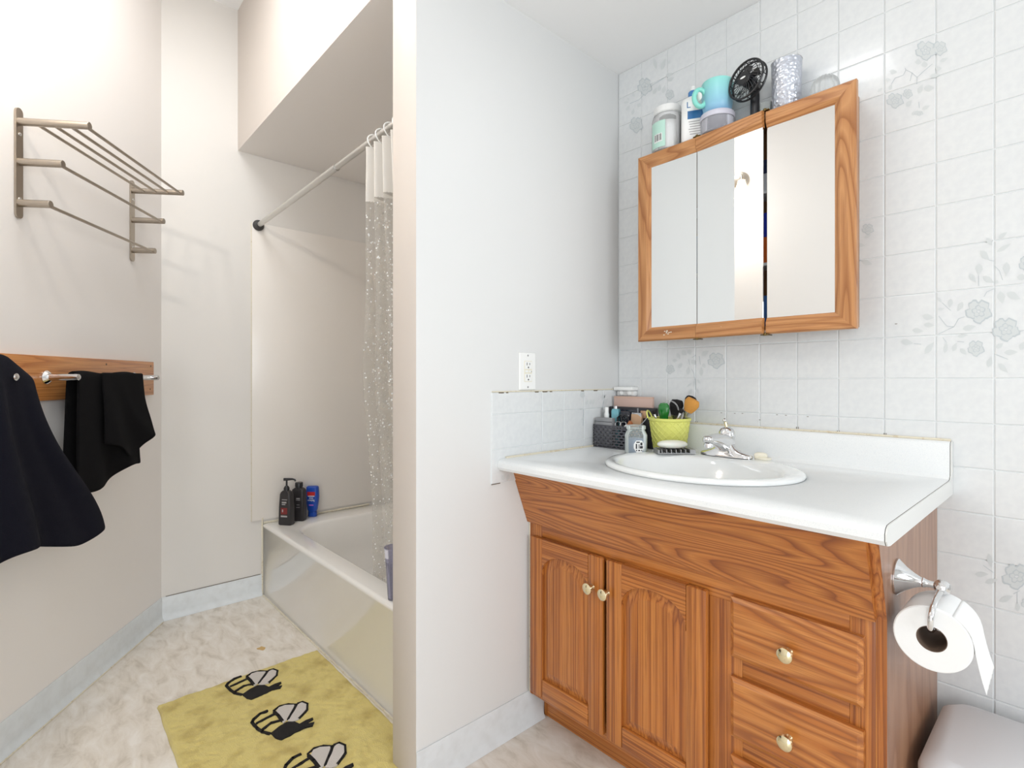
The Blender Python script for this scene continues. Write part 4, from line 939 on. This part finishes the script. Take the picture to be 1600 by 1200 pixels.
# ================================================================== outlet
ol_ = onX(823, 580, XA); oy_, oz_ = 1.166, 1.134
t = thing('wall_outlet', (XA, oy_, oz_-.06), 'white ground-fault outlet with two sockets on the partition wall', 'outlet')
P2 = lambda a, b_, d: Vector((XA+d, oy_+a, oz_+b_))
mb = MB(); mb.loft([[P2(sx2*(.0365-i), sz2*(.0595-i), d) for sx2, sz2 in ((-1, -1), (1, -1), (1, 1), (-1, 1))] for i, d in ((0, .0006), (0, .003), (.002, .0055), (.0035, .006))], True, True, True); obj('cover_plate', mb, 'white', t, smooth=.3)
mb = MB(); mb.prism([(-.0168, -.0335), (.0168, -.0335), (.0168, .0335), (-.0168, .0335)], P2, .006, .0072); obj('socket_block', mb, 'cream', t, smooth=0)
for zc in (.0195, -.0195):
    mb = MB(); mb.prism([(-.015, zc-.012), (.015, zc-.012), (.015, zc+.012), (-.015, zc+.012)], P2, .0072, .0082); s_ = obj('socket', mb, 'white', t, smooth=0)
    mb = MB()
    for a, h_ in ((-.006, .0045), (.006, .0035)): mb.prism([(a-.0011, zc+.002-h_+.002), (a+.0011, zc+.002-h_+.002), (a+.0011, zc+.004+h_), (a-.0011, zc+.004+h_)], P2, .0082, .0085)
    mb.lathe([(.0026, 0), (.0026, .0003)], P2(0, zc-.007, .0082), (1, 0, 0), 12); obj('slot', mb, 'black', s_, smooth=0)
for a, w_ in ((-.007, .006), (.008, .004)):
    mb = MB(); mb.prism([(a-w_, -.0035), (a+w_, -.0035), (a+w_, .0035), (a-w_, .0035)], P2, .0072, .0086); obj('button', mb, 'white', t, smooth=0)
mb = MB(); mb.lathe([(.0013, 0), (.0013, .0004)], P2(.0145, -.001, .0072), (1, 0, 0), 8); obj('indicator', mb, 'dark', t)
for z in (.0505, -.0505):
    mb = MB(); mb.lathe([(.0032, 0), (.0028, .001), (.0005, .0012)], P2(0, z, .006), (1, 0, 0), 12); obj('screw', mb, 'label_grey', t)

# ================================================================== toilet paper holder and roll
hy_, hz_ = 1.249, .723
t = thing('paper_holder', (VX1, hy_, hz_), 'chrome flared toilet paper holder on the vanity side', 'paper holder')
mb = MB(); mb.lathe([(.0345, .0005), (.0345, .003), (.031, .006), (.022, .016), (.014, .028), (.009, .038), (.0085, .041)], (VX1, hy_, hz_), (1, 0, 0), 36); obj('flange', mb, 'chrome', t, smooth=.8)
mb = MB(); mb.lathe([(.0085, .040), (.0095, .042), (.0075, .045), (.0062, .050), (.0062, .062)], (VX1, hy_, hz_), (1, 0, 0), 20); obj('neck', mb, 'chrome', t)
px_ = VX1+.071
mb = MB(); mb.lathe([(.001, -.028), (.007, -.026), (.0085, -.021), (.0065, -.017), (.0085, -.015), (.0125, -.011), (.0130, .009), (.0085, .014), (.0065, .018), (.0085, .021), (.007, .026), (.001, .028)], (px_, hy_, hz_), (0, -.9, .25), 24); obj('swivel', mb, 'chrome', t, smooth=.7)
RXc, RZc = px_-.004, .651; RY_0, RY_1 = 1.170, 1.272
AZ = RZc+.0161
mb = MB(); ap = [Vector((px_, hy_-.016, hz_-.002)), Vector((px_, hy_-.036, hz_-.002)), Vector((px_-.001, hy_-.065, hz_-.008)), Vector((px_-.002, hy_-.084, hz_-.018)), Vector((px_-.003, hy_-.092, hz_-.030)), Vector((px_-.004, hy_-.090, AZ+.008)), Vector((px_-.004, hy_-.082, AZ+.0005)), Vector((px_-.004, hy_-.070, AZ)), Vector((px_-.004, hy_+.02, AZ)), Vector((px_-.004, hy_+.035, AZ))]
mb.tube(ap, .0048, 12); mb.lathe([(.001, -.006), (.005, -.003), (.0065, 0), (.005, .003), (.001, .006)], ap[-1], (0, 1, 0), 14); obj('arm', mb, 'chrome', t, smooth=.8)
t = thing('toilet_roll', (RXc, RY_0, RZc-.056), 'white toilet paper roll hanging on the chrome arm', 'toilet roll')
mb = MB(); RO, RI = .0565, .0222; sg = 56
cc = [Vector((RXc, 0, RZc))]*1
def rl(r, y): return [Vector((RXc+r*math.cos(2*PI*i/sg), y, RZc+r*math.sin(2*PI*i/sg))) for i in range(sg)]
mb.loft([rl(RI, RY_0), rl(RO-.002, RY_0), rl(RO, RY_0+.002), rl(RO, RY_1-.002), rl(RO-.002, RY_1), rl(RI, RY_1), rl(RI, RY_0)]); obj('roll', mb, 'paper', t, smooth=.7)
mb = MB(); mb.loft([rl(RI, RY_0+.0005), rl(RI-.0012, RY_0+.0005), rl(RI-.0012, RY_1-.0005), rl(RI, RY_1-.0005), rl(RI, RY_0+.0005)]); obj('core', mb, 'core', t, smooth=.7)
def sheet(u, v):
    y = RY_0+.001+u*(RY_1-RY_0-.002); k = v
    a0 = math.radians(60)
    if k < .35:
        a = a0-k/.35*math.radians(40); r = RO+.0004+.0008*k/.35; return Vector((RXc+r*math.cos(a), y, RZc+r*math.sin(a)))
    q = (k-.35)/.65; a = math.radians(12); r = RO+.0012
    p = Vector((RXc+r*math.cos(a), y, RZc+r*math.sin(a)))
    ln = .078-.010*u
    wob = .0016*math.sin(u*34)*(1 if v > .99 else 0)
    return p+Vector((.010*q+.006*q*q, -.002*q, -(ln+wob)*q))
mb = MB(); mb.grid(sheet, 26, 24); obj('loose_sheet', mb, 'paper', t, smooth=3, solid=.0006)

# ================================================================== bin at the lower right
BX0, BX1, BY0, BY1, BZ = -.240, .06, 1.30, 1.625, .358
t = thing('waste_bin', ((BX0+BX1)/2, (BY0+BY1)/2, 0), 'pale grey plastic bin with rounded lid beside the vanity', 'bin')
R2 = lambda i, r, z: rrect(BX0+i, BX1-i, BY0+i, BY1-i, r, z, 8)
mb = MB(); mb.loft([R2(.03, .03, .001), R2(.025, .035, .01), R2(.010, .04, .300)], True, True, True); obj('bin_body', mb, 'greylid', t)
mb = MB(); mb.loft([R2(.008, .04, .3005), R2(.0, .045, .304), R2(.0, .045, .325), R2(.004, .045, .338), R2(.014, .04, .346), R2(.03, .03, BZ)], True, True, True); obj('lid', mb, 'greylid', t, smooth=.9)
# ================================================================== things on the counter
CZ = CT+.0006
M['basket'] = mat('dark grey woven plastic', srgb(76, 76, 82), .5); M['wax'] = mat('blue grey wax', srgb(156, 170, 198), .4)
M['lime'] = mat('lime plastic', srgb(226, 226, 122), .4); M['tan'] = mat('tan plastic', srgb(206, 166, 132), .45); M['brown'] = mat('copper brown', srgb(168, 100, 58), .45)
M['bristle'] = mat('amber bristle', srgb(204, 144, 66), .9, bump=(300, .8, .002)); M['blackbristle'] = mat('black bristle', srgb(30, 27, 28), .9, bump=(300, .8, .002))
M['silver'] = mat('silver ferrule', srgb(196, 194, 194), .25, .9); M['green'] = mat('green glass', srgb(24, 120, 44), .15, coat=.5); M['pinkcard'] = mat('dusty pink card', srgb(206, 176, 164), .6)
M['navyglass'] = mat('navy gloss', srgb(30, 32, 46), .15, coat=.5); M['greysat'] = mat('grey satin', srgb(150, 150, 152), .35, .3); M['charcoal'] = mat('charcoal card', srgb(44, 43, 48), .5); M['tealglass'] = mat('teal bottle', srgb(108, 170, 182), .2, coat=.4)
# woven basket
bx0_, bx1_, by0_, by1_, bz1 = -1.206, -1.040, 1.487, 1.572, .945
t = thing('storage_basket', ((bx0_+bx1_)/2, (by0_+by1_)/2, CZ), 'dark grey woven plastic basket full of toiletries in the counter corner', 'basket')
mb = MB(); mb.box(bx0_+.004, bx1_-.004, by0_+.004, by1_-.004, CZ, CZ+.003); obj('basket_floor', mb, 'basket', t, smooth=0)
def woven(fn, ln, name):
    mb = MB(); rows = 8; zh = (bz1-CZ)/rows
    def bar(a0, a1, z0, z1, d0, d1):
        mb.loft([[fn(a, d, z) for a, d in ((a0, d0), (a1, d0), (a1, d1), (a0, d1))] for z in (z0, z1)], True, True, True)
    for r in range(rows+1):
        z = CZ+r*zh; hh = .0026 if 0 < r < rows else .004
        bar(0, ln, max(CZ, z-hh), min(bz1+.002, z+hh), 0, .003)
    for r in range(rows):
        for k in range(int(ln/.0205)+2):
            a = k*.0205+(r % 2)*.010-.004
            if a+.006 > 0 and a < ln: bar(max(0, a), min(ln, a+.0065), CZ+r*zh, CZ+(r+1)*zh, .0002, .0028)
    obj(name, mb, 'basket', t, smooth=0)
woven(lambda a, d, z: Vector((bx0_+a, by0_+d, z)), bx1_-bx0_, 'woven_side'); woven(lambda a, d, z: Vector((bx0_+a, by1_-d, z)), bx1_-bx0_, 'woven_side')
woven(lambda a, d, z: Vector((bx0_+d, by0_+a, z)), by1_-by0_, 'woven_side'); woven(lambda a, d, z: Vector((bx1_-d, by0_+a, z)), by1_-by0_, 'woven_side')
BZ0 = CZ+.0035
# toiletries in the basket
t = thing('spray_bottle', (-1.184, 1.536, BZ0), 'small white spray bottle in the basket\'s left corner', 'bottle')
mb = MB(); mb.lathe([(.014, .0), (.015, .003), (.015, .085), (.009, .095), (.001, .095)], (-1.184, 1.536, BZ0), seg=20); obj('body', mb, 'white', t)
mb = MB(); mb.lathe([(.009, .093), (.0095, .112), (.0075, .116), (.0075, .134), (.006, .137), (.001, .137)], (-1.184, 1.536, BZ0), seg=18); obj('nozzle', mb, 'white', t)
t = thing('polish_bottle', (-1.152, 1.548, BZ0), 'teal glass bottle with dark stripe beside the white spray bottle', 'bottle')
mb = MB(); mb.loft([sq_loop(-1.152, 1.548, a, a, .004, BZ0+z, .3) for a, z in ((.012, 0), (.0135, .003), (.0135, .125), (.011, .132))], True, True, True); obj('body', mb, 'tealglass', t)
mb = MB(); mb.lathe([(.008, .132), (.008, .142), (.001, .143)], (-1.152, 1.548, BZ0), seg=16); obj('cap', mb, 'silver', t)
mb = MB(); mb.box(-1.203, -1.128, 1.492, 1.514, BZ0, .972, .004); t = thing('cosmetic_case', (-1.165, 1.503, BZ0), 'flat grey satin case lying along the basket front', 'case')
obj('case', mb, 'greysat', t); mb = MB(); mb.box(-1.2032, -1.1278, 1.4915, 1.4922, .957, .959); obj('seam', mb, 'charcoal', t)
mb = MB(); mb.box(-1.134, -1.092, 1.545, 1.566, BZ0, .994, .003); t = thing('compact_box', (-1.113, 1.555, BZ0), 'dark navy square box in the middle of the basket', 'box'); obj('box', mb, 'navyglass', t)
mb = MB(); mb.box(-1.1335, -1.0925, 1.5440, 1.5452, .975, .978); obj('lid_line', mb, 'charcoal', t)
t = thing('foundation_tube', (-1.068, 1.556, BZ0), 'beige foundation tube with clear edges standing in the basket', 'tube')
mb = MB(); mb.loft([sq_loop(-1.068, 1.556, a, b_, .003, BZ0+z, .15) for a, b_, z in ((.018, .010, 0), (.020, .010, .09), (.021, .003, .116))], True, True, True); obj('tube', mb, 'tan', t)
mb = MB(); mb.box(-1.0875, -1.0485, 1.5535, 1.5585, BZ0+.105, BZ0+.121); obj('crimp', mb, 'silver', t)
for i, (x, y, lb) in enumerate(((-1.112, 1.505, 'white-edged hair clip loop left in the basket front'), (-1.090, 1.508, 'white-edged hair clip loop right in the basket front'))):
    t = thing('hair_clip', (x, y, .925), lb, 'hair clip', 'hair clips in the basket'); mb = MB(); c = Vector((x, y, .950))
    mb.tube([c+Vector((.011*math.cos(a), .003*math.sin(a), .013*math.sin(a)+.003*math.cos(a*2))) for a in [2*PI*k/18 for k in range(18)]], .0014, 6, True); obj('clip_wire', mb, 'silver', t)
    mb = MB(); mb.tube([c+Vector((.008*math.cos(a), .004, .010*math.sin(a))) for a in [2*PI*k/14 for k in range(14)]], .0026, 6, True); obj('clip_band', mb, 'black', t)
mb = MB()
for dx in (0, .018): mb.tube([(-1.125+dx, 1.520, .93), (-1.128+dx, 1.525, .972), (-1.115+dx, 1.530, .985), (-1.100+dx, 1.528, .965)], .0035, 8)
t = thing('sunglasses', (-1.115, 1.525, .93), 'black folded eyewear tangled in the basket', 'eyewear'); obj('frame', mb, 'black', t)
mb = MB(); mb.tube([(-1.130, 1.538, .945), (-1.085, 1.532, .982)], .0018, 6); obj('temple_arm', mb, 'silver', t)
def brush(name, label, a, b_, ferr, head, hl, hr, handle_mt, head_mt, hw=.0035, flat=1.0, tip=.6):
    a, b_ = Vector(a), Vector(b_); d = (b_-a).normalized(); L0 = (b_-a).length
    t = thing(name, a, label, 'brush')
    mb = MB(); mb.lathe([(.002, 0), (hw, .004), (hw*1.15, L0*.55), (hw, L0-ferr)], a, d, 14); obj('handle', mb, handle_mt, t)
    mb = MB(); mb.lathe([(hw*1.05, L0-ferr-.001), (hr*.55, L0), (hr*.5, L0+.001)], a, d, 18); obj('ferrule', mb, 'silver', t)
    mb = MB(); mb.lathe([(hr*.52, L0-.001), (hr*.85, L0+hl*.35), (hr, L0+hl*.65), (hr*.86, L0+hl*.86), (hr*tip, L0+hl*.96), (.001, L0+hl)], a, d, 22, sx=1, sy=flat); obj('bristles', mb, head_mt, t)
brush('kabuki_brush', 'short copper brush with white handle leaning over the basket rim', (-1.083, 1.497, .938), (-1.064, 1.500, .953), .004, 0, .016, .009, 'white', 'brown', hw=.005)
# candle jar
jx, jy = -.992, 1.440
t = thing('candle_jar', (jx, jy, CZ), 'glass candle jar with blue-grey wax and white label before the basket', 'candle')
mb = MB(); mb.lathe([(.033, 0), (.0355, .003), (.0355, .062), (.031, .072), (.028, .076), (.0285, .080), (.031, .082), (.031, .090), (.028, .093), (.026, .093), (.026, .078), (.0335, .062), (.0335, .005), (.001, .004)], (jx, jy, CZ), seg=36); obj('jar_glass', mb, 'glass', t)
mb = MB(); mb.lathe([(.033, .0055), (.0332, .050), (.001, .051)], (jx, jy, CZ), seg=32); obj('wax', mb, 'wax', t)
va = math.atan2(-jy, -jx)+.28
mb = MB(); n_ = 12; al = [va-.48+.96*i/n_ for i in range(n_+1)]
mb.loft([[Vector((jx+.0359*math.cos(a), jy+.0359*math.sin(a), CZ+.029+s_*(.0185 if abs(a-va) < .26 else .0185-.012*(abs(a-va)-.26)/.22))) for a in al] for s_ in (-1, 1)], False); obj('label', mb, 'white', t, smooth=3)
lbm = MB()
for z0, z1, a0, a1 in ((.014, .018, -.28, .28), (.021, .037, -.30, -.18), (.022, .036, -.05, .02), (.022, .030, .06, .34), (.032, .041, .10, .30), (.040, .044, -.25, .05)):
    lbm.loft([[Vector((jx+.0362*math.cos(va+a), jy+.0362*math.sin(va+a), CZ+z)) for a in (a0, (a0+a1)/2, a1)] for z in (z0, z1)], False)
obj('label_print', lbm, 'charcoal', t, smooth=3)
# black organiser box and pink card box behind
t = thing('palette_box', (-1.11, 1.60, CZ), 'black makeup organiser box standing behind the basket', 'box')
mb = MB(); mb.box(-1.205, -1.010, 1.576, 1.599, CZ, 1.008, .003); obj('box', mb, 'charcoal', t)
for x0, x1 in ((-1.190, -1.135), (-1.130, -1.082)):
    mb = MB(); mb.box(x0, x1, 1.5745, 1.5765, .975, 1.000, .0015); obj('glossy_pan', mb, 'navyglass', t)
mb = MB(); mb.box(-1.0795, -1.0745, 1.5735, 1.5765, .93, 1.006); obj('divider', mb, 'greysat', t)
mb = MB(); mb.box(-1.066, -1.043, 1.5740, 1.5765, .972, .998, .0015); obj('beige_pan', mb, 'tan', t)
t = thing('pink_box', (-1.117, 1.625, CZ), 'dusty pink cardboard box rising behind the black organiser', 'box')
mb = MB(); mb.box(-1.200, -1.034, 1.6000, 1.6110, CZ, 1.046, .001); obj('carton', mb, 'pinkcard', t); mb = MB(); mb.box(-1.2002, -1.0338, 1.5998, 1.6112, 1.041, 1.0425); obj('lid_crease', mb, 'tan', t)
# lime pot with diamond lattice
px0, py0 = -.938, 1.552
t = thing('lime_pot', (px0, py0, CZ), 'lime green lattice-embossed pot holding makeup brushes', 'pot')
mb = MB(); mb.lathe([(.048, 0), (.050, .003), (.064, .105), (.068, .107), (.069, .113), (.067, .115), (.062, .113), (.060, .104), (.046, .006), (.001, .005)], (px0, py0, CZ), seg=40); obj('pot_wall', mb, 'lime', t, smooth=.7)
mb = MB(); rad = lambda z: .050+(.064-.050)*(z-.003)/.102
for s_ in (1, -1):
    for k in range(18):
        a0 = 2*PI*k/18; mb.tube([Vector((px0+rad(z)*math.cos(a0+s_*(z-.003)/.102*1.75), py0+rad(z)*math.sin(a0+s_*(z-.003)/.102*1.75), CZ+z)) for z in [.004+.0165*i for i in range(7)]], .0017, 5)
obj('lattice', mb, 'lime', t)
for sg_ in (-1, 1):
    d = Vector((-.80*sg_, -.20*sg_, 0)); c = Vector((px0, py0, CZ+.112))+d.normalized()*.066; mb = MB()
    n3 = Vector((-d.y, d.x, 0)).normalized()
    mb.tube([c+d*(.0-.010*math.sin(a)*-1)+n3*(.020*math.cos(a))+Vector((0, 0, .024*math.sin(a))) for a in [PI*i/10 for i in range(11)]], .0026, 8)
    if sg_ == -1: mb.bm.free(); continue
    obj('loop_handle', mb, 'lime', t)
pz = CZ+.008
brush('powder_brush', 'large fan-shaped amber makeup brush at the pot\'s right', (px0+.005, py0-.012, pz), (px0+.068, py0-.004, pz+.130), .02, 0, .046, .026, 'charcoal', 'bristle', hw=.0045, flat=.55, tip=.75)
brush('blush_brush', 'black-bristled makeup brush with thick silver ferrule in the pot', (px0-.006, py0+.010, pz), (px0+.044, py0+.036, pz+.140), .05, 0, .042, .019, 'silver', 'blackbristle', hw=.007)
brush('concealer_brush', 'slim tan-handled brush between the two large brushes', (px0+.000, py0-.024, pz), (px0+.050, py0-.018, pz+.126), .018, 0, .014, .008, 'tan', 'blackbristle', hw=.004)
brush('paddle_brush', 'wide flat black brush at the back of the pot', (px0-.012, py0+.020, pz), (px0-.002, py0+.036, pz+.112), .01, 0, .055, .026, 'black', 'blackbristle', hw=.005, flat=.4, tip=.7)
brush('eye_brush', 'short dark brush drooping at the pot\'s left rim', (px0-.006, py0-.014, pz), (px0-.040, py0-.026, pz+.118), .012, 0, .014, .008, 'charcoal', 'blackbristle', hw=.003)
t = thing('green_bottle', (px0-.024, py0+.004, pz), 'round green glass bottle peeking out of the lime pot', 'bottle')
c = Vector((px0-.024, py0+.004, pz)); mb = MB(); mb.lathe([(.014, 0), (.016, .004), (.016, .110), (.020, .124), (.021, .136), (.019, .147), (.012, .154), (.001, .156)], c, (0, 0, 1), 24, sx=1, sy=.5); obj('body', mb, 'green', t)
mb = MB(); mb.tube([c+Vector((.031*math.cos(a)+.020, .004,   .132+.030*math.sin(a))) for a in [PI*i/14 for i in range(15)]], .0022, 8); obj('wire_loop', mb, 'clear', t)
t = thing('tweezers', (-1.055, 1.515, .92), 'thin steel tweezers leaning from the basket to the lime pot', 'tweezers')
mb = MB(); mb.tube([(-1.055, 1.515, .93), (-1.020, 1.522, .962), (-1.000, 1.524, .985)], .0016, 6); obj('arm', mb, 'silver', t); mb = MB(); mb.tube([(-1.052, 1.512, .93), (-1.018, 1.519, .961), (-1.000, 1.524, .985)], .0012, 6); obj('arm', mb, 'silver', t)
# soap dish and soap
sx0, sy0, sz0 = -.872, 1.470, .8800; sa = .835
t = thing('soap_dish', (sx0, sy0, sz0), 'grey slatted soap dish on the sink ledge', 'soap dish')
c_, s_ = math.cos(sa), math.sin(sa)
SP = lambda a, b_, z: Vector((sx0+a*c_-b_*s_, sy0+a*s_+b_*c_, sz0+z))
M['dish'] = mat('grey metal dish', srgb(150, 150, 150), .35, .4)
def sbox(mb, a0, a1, b0, b1, z0, z1): mb.loft([[SP(a, b_, z) for a, b_ in ((a0, b0), (a1, b0), (a1, b1), (a0, b1))] for z in (z0, z1)], True, True, True)
mb = MB(); sbox(mb, -.058, .058, -.028, .028, 0, .003); sbox(mb, -.058, -.053, -.028, .028, .003, .012); sbox(mb, .040, .058, -.026, .028, .003, .013); sbox(mb, -.053, .053, .024, .028, .003, .014); obj('tray', mb, 'dish', t, smooth=0)
for k in range(7):
    mb = MB(); a = -.046+k*.0145; sbox(mb, a-.0012, a+.0012, -.028, .024, .003, .0135); obj('slat', mb, 'dish', t, smooth=0)
mb = MB(); sbox(mb, -.052, .040, -.020, .022, .0032, .006); obj('dark_inset', mb, 'black', t, smooth=0)
t = thing('soap_bar', SP(-.006, 0, .0135), 'white oval soap bar resting on the slatted dish', 'soap')
mb = MB(); loops = []
for k in range(11):
    ph = -PI/2+PI*k/10; r = max(.02, abs(math.cos(ph))**.7); z = .0142+.0125+.0125*math.sin(ph)
    loops.append([SP(-.006+.047*r*math.cos(2*PI*i/32), .027*r*math.sin(2*PI*i/32), z) for i in range(32)])
mb.loft(loops, True, True, True); obj('bar', mb, 'whitesoap', t, smooth=1.2)
# ceramic soap shelf in the corner
t = thing('corner_soap_shelf', (-1.168, YT, 1.045), 'small white ceramic shelf on the tiles in the corner', 'shelf')
mb = MB(); mb.box(-1.212, -1.128, 1.612, YT-.0024, 1.066, 1.080, .004); obj('tray', mb, 'white', t)
mb = MB(); mb.box(-1.208, -1.132, 1.630, YT-.0024, 1.046, 1.0655, .003); obj('bracket', mb, 'white', t)
for x in (-1.187, -1.152):
    mb = MB(); mb.lathe([(.011, 0), (.010, .004), (.006, .007), (.001, .008)], (x, 1.6295, 1.057), (0, -1, 0), 20); obj('boss', mb, 'white', t)
